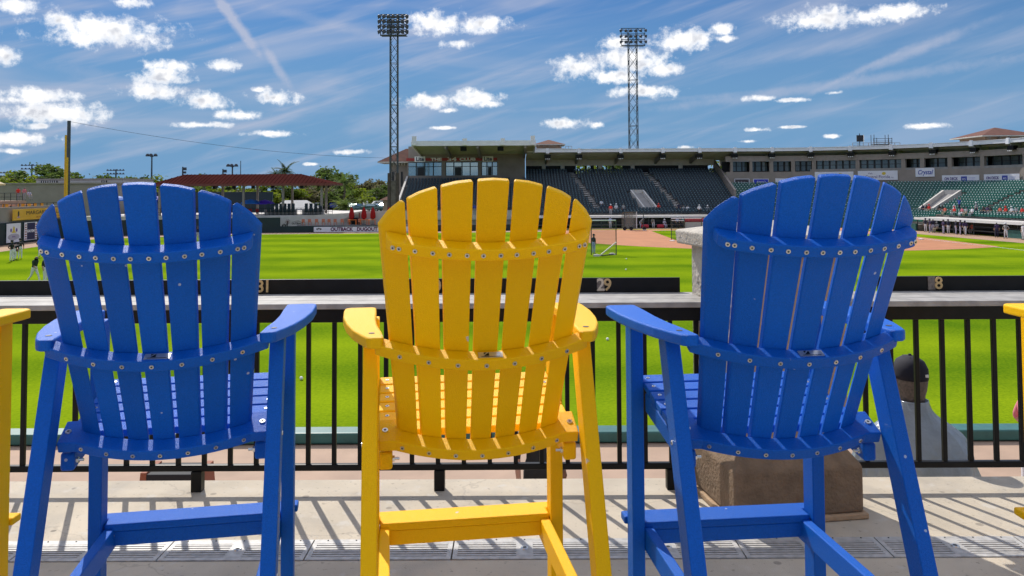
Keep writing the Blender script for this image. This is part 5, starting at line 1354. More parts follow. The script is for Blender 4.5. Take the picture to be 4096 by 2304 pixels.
# ================================================================== LIGHT TOWERS
def lattice_tower(cx, d, ztop, zbase, w, bank_px, rows, cols, label, legs3=False):
    t = empty('light_tower', (cx, d, zbase), 0, label, 'light tower', 'stadium light towers')
    H = ztop - zbase; hb = bank_px
    pts = [(-w / 2, -w / 2), (w / 2, -w / 2), (w / 2, w / 2), (-w / 2, w / 2)]
    m = MB()
    for x, y in pts: m.tube((x, y, 0), (x, y, H - .3), .09, .075, 6)
    m.build('mast_legs', M_STEELG, t)
    n = int((H - 2) / (w * 1.35)); hh = (H - 1) / n
    br = MB()
    for i in range(n):
        z0, z1 = i * hh, (i + 1) * hh
        for k in range(4):
            p, q = pts[k], pts[(k + 1) % 4]
            if i % 2: p, q = q, p
            br.tube((*p, z0), (*q, z1), .04, .04, 5, False)
            if i % 4 == 0: br.tube((*p, z0), (*q, z0), .045, .045, 5, False)
            else: br.tube((*q, z0), (*p, z1), .025, .025, 4, False)
    br.build('bracing', M_STEELG, t)
    BW, BH = hb
    fr = empty('lamp_rack', (0, 0, H - BH)); fr.parent = t
    f = MB()
    for r in range(rows + 1):
        z = BH * r / rows
        f.bar((-BW / 2, -w / 2 - .1, z), (BW / 2, -w / 2 - .1, z), .13, .13); f.bar((-BW / 2, w / 2, z), (BW / 2, w / 2, z), .09, .09)
    for x in (-BW / 2, -w / 2, w / 2, BW / 2): f.bar((x, -w / 2 - .1, 0), (x, -w / 2 - .1, BH), .11, .11)
    for x0, x1 in ((-BW / 2, -w / 2), (w / 2, BW / 2)):
        for r in range(rows): f.bar((x0, -w / 2 - .1, BH * r / rows), (x1, -w / 2 - .1, BH * (r + 1) / rows), .06, .06) if r % 2 else f.bar((x1, -w / 2 - .1, BH * r / rows), (x0, -w / 2 - .1, BH * (r + 1) / rows), .06, .06)
    f.box(-BW / 2, BW / 2, -w / 2 - .55, -w / 2 - .05, -.16, -.08)
    bpy.data.objects.remove(fr)
    f.v = [(x, y, z + H - BH) for x, y, z in f.v]
    fr = f.build('lamp_rack', M_STEELG, t)
    s = BH / rows
    lm = MB()
    rg = []
    for (q, k) in ((.08, .24), (.16, .20), (.24, .06), (.34, -.12), (.37, -.24)): rg.append([(q * math.cos(6.283 * i / 12), q * math.sin(6.283 * i / 12), k) for i in range(12)])
    lme = lm.loft(rg).mesh('floodlight', M_LAMP)
    for r in range(rows):
        for c in range(cols):
            x = -BW / 2 - .15 + (BW + .3) * c / (cols - 1)
            z = H - BH + s * (r + 1) - s * .42
            turn = (c / (cols - 1) - .5) * 1.1
            obj('floodlight', lme, fr, (x, -w / 2 - .55, z), (rad(38), turn * .9, turn))
    return t
D = 123.5
wl = xat(1645, D) - xat(1515, D)
t = lattice_tower(xat(1576, D), D, zat(1576, 62, D), FIELD_Z - .1, xat(1590, D) - xat(1561, D), (wl * .80, zat(1576, 64, D) - zat(1576, 145, D)), 4, 7, 'light tower standing left of the club building')
for x in (-.62, .62): MB().tube((x, -.75, 0), (x, -.75, zat(1576, 690, D) - FIELD_Z), .28, .24, 10).build('support_pole', mat('weathered_pole', (.075, .06, .05), .9, .3, 2.), t)
MB().box(-.45, .45, -.70, -.55, 0, zat(1576, 720, D) - FIELD_Z).build('cable_board', mat('board_grey', (.14, .125, .11), .9, .3, 2.), t)
D = 168
wl = xat(2600, D) - xat(2490, D)
lattice_tower(xat(2536, D), D, zat(2536, 117, D), FIELD_Z - .1, xat(2552, D) - xat(2519, D), (wl * .86, zat(2536, 118, D) - zat(2536, 185, D)), 3, 6, 'light tower rising behind the centre grandstand roof')
# distant pole lights: px, top y, base y, kind
dist = [(24, 687, 760, 2, 'small twin-row field light above the trees at the far left edge'), (126, 657, 760, 3, 'field light pole with a wide lamp bar above the left trees'), (463, 677, 760, 2, 'field light pole with a wide lamp bar above the grey building'),
        (606, 617, 760, 1, 'tall light pole with three round heads above the left blue chair'), (730, 667, 760, 4, 'thin pole with a small box light left of the pavilion ridge'), (891, 676, 760, 4, 'thin pole with a small box light over the pavilion roof'), (929, 658, 760, 1, 'light pole with several heads behind the pavilion')]
for k, (px, yt, yb, kind, lab) in enumerate(dist):
    D = 230; zb = FIELD_Z - .2; p = empty('light_pole', (xat(px, D), D, zb), 0, lab, 'light pole', 'distant light poles')
    h = zat(px, yt, D) - zb; MB().tube((0, 0, 0), (0, 0, h), .34, .18, 8).build('pole', M_STEELG, p)
    if kind == 1:
        for x, y in ((-1.1, -.2), (0, -.6), (1.1, -.2)): MB().bar((0, 0, h - .8), (x, y, h - .3), .14, .14).build('arm', M_STEELG, p); MB().loft([[(x + q * math.cos(.785 * i), y + q * math.sin(.785 * i), h + z) for i in range(8)] for q, z in ((.28, .15), (.55, -.2), (.6, -.6))]).build('lamp', M_LAMP, p)
    elif kind in (2, 3):
        for r in range(2 if kind == 2 else 2):
            z = h - .3 - r * 1.0; wd = 2.6 if kind == 3 else 2.2; MB().bar((-wd, 0, z), (wd, 0, z), .16, .16).build('crossarm', M_STEELG, p)
            for i in range(6): x = -wd + i * wd * 2 / 5; MB().loft([[(x + q * math.cos(1.047 * j), -.3 + q * math.sin(1.047 * j), z + zz) for j in range(6)] for q, zz in ((.15, .3), (.38, -.15))]).build('lamp', M_LAMP, p)
    else: MB().box(.1, 1.0, -.3, .3, h - 1.0, h - .2).box(.1, .9, -.3, .3, h - 1.9, h - 1.3).build('lamp', M_LAMP, p)
o = MB().tube((0, 0, 0), (0, 0, zat(962, 641, 300) - FIELD_Z), .22, .12, 6).build('radio_mast', M_STEELG, loc=(xat(962, 300), 300, FIELD_Z - .2)); tag(o, 'very thin radio mast behind the pavilion roof', 'mast')

def rebase(o, loc):
    loc = Vector(loc)
    for ch in o.children: ch.location = ch.location - loc
    o.location = loc
rebase(gB, (12, 140, FIELD_Z)); rebase(gC, (66, 118, FIELD_Z)); rebase(club, (-8, 144, FIELD_Z))

# ================================================================== TREES
def leaf_mat(name, c1, c2):
    m = mat(name, c1, .75, scale=1.3, col2=c2, detail=6, spec=.25)
    thin(m, .5)
    return m
LEAF = [leaf_mat('leaf_green', (.06, .11, .022), (.14, .19, .04)), leaf_mat('leaf_lime', (.11, .17, .012), (.21, .25, .02)), leaf_mat('leaf_dark', (.03, .055, .018), (.07, .105, .028)), leaf_mat('leaf_olive', (.085, .085, .035), (.17, .15, .07))]
def crown_mesh(seed, n, rx, rz, mi, gap=.5, leaf=.42):
    """leaf clumps spread through an uneven crown: many small folded leaf faces round branch ends"""
    r = random.Random(seed); b = MB(); cl = []
    for i in range(n):
        while True:
            p = Vector((r.uniform(-1, 1), r.uniform(-1, 1), r.uniform(-.8, 1)))
            if .30 < p.length < 1.0: break
        q = 1 + .38 * mnoise.noise(p * 2.1 + Vector((seed * 3.1, 0, 0)))
        cl.append(Vector((p.x * rx * q, p.y * rx * q, p.z * rz * q)))
    for c in cl:
        s = r.uniform(.55, 1.15)
        for k in range(r.randint(34, 46)):
            d = Vector((r.gauss(0, 1), r.gauss(0, 1), r.gauss(0, .75)))
            p = c + d * s * .36
            L = leaf * r.uniform(.6, 1.35); a = Vector((r.gauss(0, 1), r.gauss(0, 1), r.gauss(0, .7))).normalized(); t = a.cross(Vector((r.gauss(0, 1), r.gauss(0, 1), r.gauss(0, 1)))).normalized()
            b._add([p - a * L * .5, p + t * L * .30 - a * L * .05, p + a * L * .5, p - t * L * .30 - a * L * .05], [(0, 1, 2, 3)])
    return b.mesh('crown', LEAF[mi]), cl
def trunk_mesh(seed, h, cl, r0):
    r = random.Random(seed); b = MB(); base = Vector((0, 0, 0)); top = Vector((r.uniform(-.3, .3), r.uniform(-.3, .3), h))
    mid = base.lerp(top, .5) + Vector((r.uniform(-.2, .2), 0, 0)); b.tube(base, mid, r0, r0 * .8, 8, False); b.tube(mid, top, r0 * .8, r0 * .6, 8, False)
    for c in r.sample(cl, min(12, len(cl))):
        e = c + Vector((0, 0, h + 0)); j = top.lerp(e, .45) + Vector((0, 0, -.2)); b.tube(top, j, r0 * .42, r0 * .25, 5, False); b.tube(j, e, r0 * .25, r0 * .07, 5, False)
    return b.mesh('trunk', M_TRUNK)
KIND = []
for k, (n, rx, rz, mi, h, lf) in enumerate(((60, 3.4, 2.8, 0, 4.2, .50), (46, 2.6, 2.4, 1, 3.2, .46), (46, 2.6, 3.0, 2, 3.8, .46), (54, 3.6, 2.4, 3, 4.0, .48))):
    cm, cl = crown_mesh(11 + k, n, rx, rz, mi, leaf=lf); KIND.append((cm, trunk_mesh(21 + k, h, cl, .28), h, h + rz))
def tree(px, ytop, d, kind, label, zb=None, wide=1.0, rz=0.0):
    zb = FIELD_Z - .25 if zb is None else zb
    cm, tm, h, tot = KIND[kind]; H = zat(px, ytop, d) - zb; s = H / (tot * 1.02)
    t = empty('tree', (xat(px, d), d, zb), rz, label, 'tree', 'trees beyond the ballpark')
    t.scale = (s * wide, s * wide, s)
    obj('trunk', tm, t); obj('crown', cm, t, (0, 0, h))
def palm(px, ytop, d, label, zb, crown=2.2, kind=2, n=26):
    t = empty('palm_tree', (xat(px, d), d, zb), px * .1, label, 'palm tree', 'palm trees'); H = zat(px, ytop, d) - zb - crown * .45
    r = random.Random(int(px)); b = MB(); p = Vector((0, 0, 0))
    for i in range(5):
        q = Vector((.05 * i * r.uniform(-1, 1), .05 * i * r.uniform(-1, 1), H * (i + 1) / 5)); b.tube(p, q, .22 - .02 * i, .20 - .02 * i, 8, False); p = q
    b.build('trunk', M_TRUNK, t)
    f = MB()
    for k in range(n):
        an = 6.283 * k / n * 2.4 + r.uniform(-.2, .2); el = r.uniform(-.35, 1.25); L = crown * r.uniform(.8, 1.1); last = p.copy(); dr = Vector((math.cos(an) * math.cos(el), math.sin(an) * math.cos(el), math.sin(el)))
        sd = Vector((-math.sin(an), math.cos(an), 0))
        for s in range(7):
            dr = (dr + Vector((0, 0, -.17))).normalized(); nx = last + dr * L / 7; w = crown * (.22 - .026 * s)
            for sg in (-1, 1):
                for q in (0, .5):
                    m0 = last.lerp(nx, q); m1 = last.lerp(nx, q + .42); tip = m0 + sd * sg * w + dr * w * .5 + Vector((0, 0, -w * .45)); f.tri(m0, m1, tip)
            last = nx
    f.build('frond_crown', LEAF[kind], t)
T = [(130, 692, 205, 3, 'olive tree in front of the wide lamp bar pole'), (65, 695, 188, 1, 'light green tree right of the far-left field light'), (-40, 700, 190, 2, 'dark tree at the far left edge'), (40, 705, 200, 0, 'green tree behind the far-left field light'), (95, 688, 195, 3, 'olive tree left of the tall bushy left tree'), (190, 668, 185, 0, 'tallest bushy green tree beside the foul pole'), (235, 690, 190, 1, 'light green tree right behind the foul pole'), (150, 715, 175, 1, 'low lime tree above the grey wall at left'), (10, 722, 170, 1, 'low lime tree at the left edge'),
     (402, 707, 210, 0, 'small green tree over the pale louvred block'), (440, 712, 215, 2, 'small dark tree right of the pale block'), (576, 697, 200, 2, 'dark round tree left of the pavilion roof'), (520, 716, 190, 0, 'low green tree above the left blue chair'), (612, 712, 185, 1, 'low lime tree touching the pavilion eave'), (850, 690, 200, 2, 'dark tree crown peeping over the pavilion ridge'),
     (690, 745, 165, 1, 'lime tree behind the left pavilion bay'), (760, 740, 170, 0, 'green tree behind the pavilion, second bay'), (850, 742, 168, 1, 'lime tree behind the middle pavilion bay'), (940, 744, 166, 1, 'yellow-green tree left of the blue parasol'), (1010, 748, 168, 3, 'olive tree above the blue parasol'), (1060, 742, 166, 1, 'lime tree above the purple parasol'), (1110, 738, 170, 0, 'green tree left of the white tent'), (1165, 745, 172, 1, 'lime tree right above the white tent'),
     (1235, 742, 176, 3, 'bare greyish tree behind the right pavilion post'), (1290, 735, 180, 3, 'grey-olive tree at the right end of the pavilion'), (1330, 680, 215, 0, 'tall feathery tree right of the pavilion roof'), (1270, 690, 220, 3, 'thin feathery tree behind the pavilion hip'), (1400, 742, 182, 1, 'lime tree behind the tall palm'), (1355, 760, 175, 0, 'dark green tree beside the pavilion end'), (1440, 705, 225, 3, 'olive tree left of the club tower, farther back'), (1490, 712, 215, 3, 'brownish oak left of the light tower'), (1540, 706, 210, 3, 'brownish oak touching the light tower'), (1450, 780, 178, 1, 'small lime street tree in the car park'), (1535, 745, 190, 0, 'dense shrubby tree behind the tan kiosk'),
     (2330, 655, 182, 1, 'green tree glimpsed through the gaps behind the centre seats, left'), (2425, 658, 184, 1, 'green tree glimpsed through the middle gaps of the centre stand'), (2480, 655, 186, 0, 'green tree glimpsed through the right gaps of the centre stand'), (2850, 655, 190, 1, 'green tree glimpsed through the gap beside the suites'),
     (3608, 577, 160, 3, 'bare treetop showing over the right roof, left of two'), (3655, 571, 160, 3, 'bare treetop showing over the right roof, right of two')]
for k, (px, yt, d, kd, lab) in enumerate(T): tree(px, yt, d, kd, lab, wide=1.45 if d < 200 else 1.3, rz=k * 1.3)
palm(1140, 652, 176, 'dark palm standing over the pavilion ridge', FIELD_Z, 3.6); palm(1105, 678, 180, 'lower dark palm left of the ridge palm', FIELD_Z, 2.8)
palm(1378, 700, 160, 'tall green palm right of the pavilion', LOTZ, 3.4, 0); palm(1365, 795, 150, 'short bushy palm beside the pavilion corner', LOTZ, 2.6, 1, 30); palm(1450, 782, 165, 'small pale palm in the car park', LOTZ, 2.0, 1); palm(1385, 800, 148, 'broad-leaved palm shrub at the ramp', LOTZ, 2.4, 0, 34)
# hedge / distant wood on the horizon
b = MB(); r = random.Random(9)
for i in range(9000):
    x = r.uniform(-260, 330); d = r.uniform(300, 340); h = 5.5 + 3.0 * mnoise.noise(Vector((x * .05, 3, 0))) + 1.6 * mnoise.noise(Vector((x * .21, 9, 0)))
    p = Vector((x, d, FIELD_Z + h * math.sqrt(r.random()))); L = r.uniform(.8, 1.6); a = Vector((r.gauss(0, 1), r.gauss(0, 1), r.gauss(0, 1))).normalized(); t = a.cross(Vector((r.gauss(0, 1), r.gauss(0, 1), r.gauss(0, 1)))).normalized()
    b.quad(p - a * L, p + t * L * .6, p + a * L, p - t * L * .6)
tag(b.build('distant_wood', LEAF[0], fix=False), 'dark band of distant trees along the horizon', 'trees', kind='stuff')
tag(MB().box(xat(1435, 200), xat(1545, 200), 200, 212, FIELD_Z, zat(1490, 783, 200)).build('distant_shed', M_STAND), 'long low grey roof beyond the car park', 'shed')

# ================================================================== PEOPLE
def person_mesh(pose):
    """one continuous skinned figure; returns mesh with slots skin, shirt, trousers, shoes, hair"""
    J = dict(pel=(0, 0, .95), waist=(0, 0, 1.10), chest=(0, .01, 1.32), neck=(0, 0, 1.50), head=(0, -.02, 1.62), crown=(0, -.01, 1.74),
             hl=(.10, 0, .90), kl=(.11, -.02, .50), al=(.11, .02, .09), tl=(.12, -.17, .04), hr=(-.10, 0, .90), kr=(-.11, -.02, .50), ar=(-.11, .02, .09), tr=(-.12, -.17, .04),
             sl=(.19, 0, 1.43), el=(.26, .03, 1.15), wl=(.27, -.04, .90), fl=(.265, -.07, .80), sr=(-.19, 0, 1.43), er=(-.26, .03, 1.15), wr=(-.27, -.04, .90), fr=(-.265, -.07, .80))
    J.update(pose)
    R = dict(pel=.155, waist=.145, chest=.165, neck=.062, head=.098, crown=.075, hl=.105, kl=.068, al=.045, tl=.038, hr=.105, kr=.068, ar=.045, tr=.038, sl=.075, el=.05, wl=.035, fl=.036, sr=.075, er=.05, wr=.035, fr=.036)
    EDG = [('pel', 'waist', 2), ('waist', 'chest', 1), ('chest', 'neck', 1), ('neck', 'head', 0), ('head', 'crown', 4), ('pel', 'hl', 2), ('hl', 'kl', 2), ('kl', 'al', 2), ('al', 'tl', 3), ('pel', 'hr', 2), ('hr', 'kr', 2), ('kr', 'ar', 2), ('ar', 'tr', 3),
           ('chest', 'sl', 1), ('sl', 'el', 1), ('el', 'wl', 0), ('wl', 'fl', 0), ('chest', 'sr', 1), ('sr', 'er', 1), ('er', 'wr', 0), ('wr', 'fr', 0)]
    keys = list(J); me = bpy.data.meshes.new('person'); me.from_pydata([J[k] for k in keys], [(keys.index(a), keys.index(b_)) for a, b_, _ in EDG], [])
    o = bpy.data.objects.new('p', me); COL.objects.link(o)
    sk = o.modifiers.new('s', 'SKIN'); sk.use_smooth_shade = True
    lay = me.skin_vertices[0] if len(me.skin_vertices) else None
    for i, k in enumerate(keys):
        v = lay.data[i]; v.radius = (R[k], R[k] * (.72 if k in ('chest', 'waist', 'pel') else 1)); v.use_root = (k == 'pel')
    ss = o.modifiers.new('d', 'SUBSURF'); ss.levels = 1; ss.render_levels = 1
    bpy.context.view_layer.update()
    m2 = bpy.data.meshes.new_from_object(o.evaluated_get(bpy.context.evaluated_depsgraph_get())); bpy.data.objects.remove(o)
    m2.materials.clear()
    for _ in range(5): m2.materials.append(None)
    segs = [(Vector(J[a]), Vector(J[b_]), s, (R[a] + R[b_]) / 2) for a, b_, s in EDG]
    for p in m2.polygons:
        c = p.center; best = None
        for a, b_, s, rr_ in segs:
            ab = b_ - a; t = max(0, min(1, (c - a).dot(ab) / ab.length_squared)); dd = (c - a - ab * t).length - rr_
            if best is None or dd < best[0]: best = (dd, s)
        p.material_index = best[1]; p.use_smooth = True
    return m2
def off(d, **k): return {a: tuple(k[a]) for a in k}
STAND = person_mesh({})
HIPS = person_mesh(dict(el=(.40, .06, 1.18), wl=(.24, -.08, 1.02), fl=(.19, -.12, 1.0), er=(-.40, .06, 1.18), wr=(-.24, -.08, 1.02), fr=(-.19, -.12, 1.0), kl=(.14, 0, .5), al=(.17, .03, .09), tl=(.2, -.15, .04), kr=(-.14, 0, .5), ar=(-.17, .03, .09), tr=(-.2, -.15, .04)))
WALK = person_mesh(dict(kl=(.10, -.22, .53), al=(.10, -.32, .12), tl=(.10, -.48, .06), kr=(-.10, .12, .50), ar=(-.10, .42, .16), tr=(-.10, .30, .03), chest=(0, -.06, 1.31), neck=(0, -.10, 1.48), head=(0, -.17, 1.59), crown=(0, -.19, 1.70), sl=(.19, -.08, 1.41), sr=(-.19, -.08, 1.41), el=(.25, .06, 1.14), wl=(.24, .02, .92), fl=(.24, -.02, .83), er=(-.25, -.16, 1.15), wr=(-.22, -.30, .98), fr=(-.2, -.36, .92)))
BEND = person_mesh(dict(pel=(0, .12, .92), waist=(0, 0, 1.05), chest=(0, -.18, 1.18), neck=(0, -.30, 1.28), head=(0, -.40, 1.33), crown=(0, -.48, 1.40), hl=(.1, .10, .88), hr=(-.1, .10, .88), sl=(.19, -.2, 1.24), sr=(-.19, -.2, 1.24), el=(.24, -.22, .98), wl=(.18, -.18, .74), fl=(.15, -.2, .65), er=(-.24, -.22, .98), wr=(-.18, -.18, .74), fr=(-.15, -.2, .65), kl=(.13, -.06, .5), kr=(-.13, -.06, .5)))
SIT = person_mesh(dict(pel=(0, .0, .55), waist=(0, .03, .70), chest=(0, .03, .93), neck=(0, .0, 1.10), head=(0, -.03, 1.22), crown=(0, -.02, 1.33), hl=(.1, -.05, .52), kl=(.13, -.45, .52), al=(.13, -.42, .10), tl=(.13, -.60, .04), hr=(-.1, -.05, .52), kr=(-.13, -.45, .52), ar=(-.13, -.42, .10), tr=(-.13, -.60, .04), sl=(.19, .02, 1.03), el=(.27, -.05, .78), wl=(.18, -.28, .68), fl=(.14, -.36, .66), sr=(-.19, .02, 1.03), er=(-.27, -.05, .78), wr=(-.18, -.28, .68), fr=(-.14, -.36, .66)))
RAISE = person_mesh(dict(el=(.36, -.05, 1.62), wl=(.30, -.08, 1.88), fl=(.29, -.1, 1.97), er=(-.36, -.05, 1.62), wr=(-.30, -.08, 1.88), fr=(-.29, -.1, 1.97)))
CAPM = {}
def cap_mesh(m):
    if m.name in CAPM: return CAPM[m.name]
    b = MB(); rg = []
    for (q, z) in ((.118, -.02), (.118, .05), (.095, .10), (.05, .125), (.01, .132)): rg.append([(q * math.cos(.524 * i), q * math.sin(.524 * i), z) for i in range(12)])
    b.loft(rg); br = [(.10 * math.cos(t), -.10 - .115 * math.sin(t)) for t in [i * math.pi / 8 for i in range(9)]]
    b.prism([(.10, -.05)] + [(x, y) for x, y in br[::1]][::-1][::-1] + [(-.10, -.05)], -.02, -.005)
    CAPM[m.name] = b.mesh('cap', m); return CAPM[m.name]
HEADS = {id(STAND): (0, -.015, 1.685), id(HIPS): (0, -.015, 1.685), id(WALK): (0, -.18, 1.655), id(BEND): (0, -.45, 1.385), id(SIT): (0, -.025, 1.285), id(RAISE): (0, -.015, 1.685)}
C = dict(black=cloth('black', (.012, .014, .016)), navy=cloth('navy', (.018, .018, .05)), purple=cloth('purple', (.05, .03, .10)), white=cloth('white', (.66, .66, .70)), lav=cloth('lavender', (.40, .38, .50)), red=cloth('red', (.62, .03, .02)), dgreen=cloth('dark_green', (.012, .03, .018)), grey=cloth('grey', (.28, .28, .30)), blue=cloth('blue', (.05, .08, .42)), lblue=cloth('light_blue', (.32, .40, .70)), khaki=cloth('khaki', (.34, .30, .20)), pink=cloth('pink', (.55, .16, .20)), teal=cloth('teal', (.05, .22, .28)), coral=cloth('coral', (.60, .12, .08)))
def person(loc, face, mesh, shirt, pants, label, cap=None, scale=1.0, group=None, skin=M_SKIN, glove=None):
    o = obj('person', mesh, None, loc, (0, 0, face)); o.scale = (scale,) * 3
    tag(o, label, 'person', group)
    for i, m in enumerate((skin, C[shirt], C[pants], C['black'], M_HAIR)):
        o.material_slots[i].link = 'OBJECT'; o.material_slots[i].material = m
    if cap: obj('cap', cap_mesh(C[cap]), o, HEADS[id(mesh)])
    if glove:
        g = MB(); rg = []
        for (q, z) in ((.03, -.13), (.10, -.09), (.13, 0), (.11, .08), (.06, .13)): rg.append([(q * math.cos(.785 * i), q * .55 * math.sin(.785 * i), z) for i in range(8)])
        g.loft(rg).build('glove', mat('glove_leather', (.13, .06, .03), .6, .3, 20.), o, loc=glove)
    return o
def fld(px, py): p = gnd(px, py, FIELD_Z); return (p.x, p.y, FIELD_Z + .001)
GP = 'players out on the grass at the left'
person(fld(46, 1046), 1.6, HIPS, 'black', 'white', 'player in black top and white trousers, leftmost of the pair by the white advert', 'black', 1.03, GP)
person(fld(58, 1040), 2.6, BEND, 'black', 'white', 'player bending close behind the leftmost player', 'black', 1.0, GP)
person(fld(80, 1036), -2.4, STAND, 'black', 'white', 'player in black with dark socks and a glove, right of the pair', 'black', 1.03, GP, glove=(.27, -.08, .78))
person(fld(162, 1029), 2.9, HIPS, 'black', 'white', 'player in black half hidden by the left blue chair, farther back', 'black', 1.03, GP)
person(fld(136, 1133), 1.35, WALK, 'dgreen', 'white', 'big striding player in dark top and white trousers at the left', None, 1.04, GP)
person(fld(180, 1133), 1.5, STAND, 'dgreen', 'white', 'player in dark top cut off by the edge of the left blue chair', None, 1.04, GP)
person(fld(1960 - 1170, 966), 3.0, STAND, 'navy', 'lav', 'player seen between the slats of the left blue chair', 'navy')
person(fld(2375, 1016), 2.2, STAND, 'black', 'lblue', 'fielder in black top and pale blue trousers beside the yellow chair', 'black', 1.03)
# centre: around the cage, the dugout and the front seats
def dp(px, d, z): return (xat(px, d), d, z)
fz = FIELD_Z + .02
for (px, d, z, ms, sh_, pa, cp, fc, lab) in [
    (2440, 124.5, fz, STAND, 'lblue', 'white', None, 0.2, 'person in pale blue standing below the red-shirted one at the tall screen'), (2442, 129.2, -2.72, STAND, 'red', 'grey', 'white', 0.0, 'person in a red shirt and white cap above the left screen'), (2633, 131.9, -2.3, SIT, 'red', 'navy', 'red', 0.0, 'person in red at the foot of the centre stairway'),
    (2405, 134.0, -1.7, SIT, 'white', 'navy', None, 0.1, 'person in white low in the left centre seats'), (2464, 131.2, -2.7, STAND, 'white', 'grey', 'white', 0.0, 'spectator in white right of the red shirt, at the front rail'), (2493, 131.0, -2.7, STAND, 'grey', 'navy', None, 0.3, 'spectator in grey at the front rail left of the cage'),
    (2560, 124.9, fz, BEND, 'grey', 'lav', 'grey', 1.2, 'player in grey leaning forward beside the cage'), (2612, 125.2, fz, BEND, 'grey', 'white', None, -.6, 'person in grey stooping over red bags at the dugout'), (2656, 125.0, fz, SIT, 'lav', 'lav', 'white', .4, 'player in pale grey sitting by the dugout steps'), (2708, 124.6, fz, STAND, 'lblue', 'black', 'white', 0.2, 'person in a blue shirt and black trousers behind the low screen'), (2731, 124.9, fz, STAND, 'teal', 'black', None, 0.5, 'person in teal right behind the blue-shirted one'),
    (2714, 131.4, -2.6, STAND, 'navy', 'navy', None, 0.0, 'spectator in navy at the front rail of the right centre seats'), (2734, 131.4, -2.6, SIT, 'grey', 'grey', None, .2, 'spectator in grey next to the navy spectator'), (2750, 131.4, -2.6, SIT, 'white', 'grey', None, -.2, 'spectator in white third at the front rail'), (2796, 129.8, -2.5, SIT, 'white', 'black', 'white', .1, 'spectator in white above the red dugout bags'), (2829, 131.2, -2.6, SIT, 'grey', 'navy', 'white', 0.0, 'spectator in grey just left of the right blue chair'), (2845, 126.0, fz, SIT, 'purple', 'grey', None, .3, 'seated figure in dark purple in the dugout beside the blue chair'),
    (1898, 131.0, -2.6, STAND, 'blue', 'grey', None, 0.1, 'spectator in blue glimpsed between the yellow slats')]:
    person(dp(px, d, z), fc, ms, sh_, pa, lab, cp)
# right dugout
def rp(px, o, z):
    a = a_px(px, o, z); p = S(a, o, z); n = frame(a)[1]; return tuple(p), math.atan2(n.x, -n.y) * 0 + math.atan2(-n.x, n.y)
GD = 'players gathered at the right dugout'
for (px, o, ms, sh_, pa, cp, tw, lab) in [
    (3703, -6.9, STAND, 'navy', 'white', 'navy', .4, 'leftmost player of the crowd at the right dugout'), (3720, -7.6, STAND, 'purple', 'lav', 'navy', -.5, 'player in dark purple and pale trousers, second from left'), (3733, -6.8, STAND, 'navy', 'lav', None, .9, 'player in navy close behind the second one'), (3748, -6.6, SIT, 'grey', 'khaki', 'grey', .2, 'person in khaki trousers crouching among the dugout players'), (3774, -8.0, HIPS, 'purple', 'lav', 'navy', 2.9, 'player in dark purple with hands on hips, standing forward'), (3794, -6.8, STAND, 'navy', 'white', 'navy', .3, 'player in navy behind the hands-on-hips player'),
    (3824, -7.2, STAND, 'navy', 'lav', None, 2.7, 'player in navy left of the close trio'), (3842, -7.4, HIPS, 'purple', 'lav', 'navy', 2.6, 'player in dark purple in the middle of the close trio'), (3861, -7.2, WALK, 'purple', 'white', 'navy', .8, 'player in pale trousers stepping, right of the trio'), (3988, -7.3, STAND, 'purple', 'navy', None, .5, 'person in a long dark jacket at the right part of the dugout'), (4024, -7.6, HIPS, 'grey', 'white', 'white', .2, 'player in grey and white right of the dark jacket'), (4094, -7.6, STAND, 'white', 'white', None, 0, 'player in white cut off at the right edge of the dugout'), (3890, -5.0, SIT, 'coral', 'grey', None, .3, 'seated figure in coral inside the right dugout')]:
    p, rz = rp(px, o, FIELD_Z + .02); person(p, rz + tw, ms, sh_, pa, lab, cp, 1.03, GD)
GS = 'spectators in the right front rows'
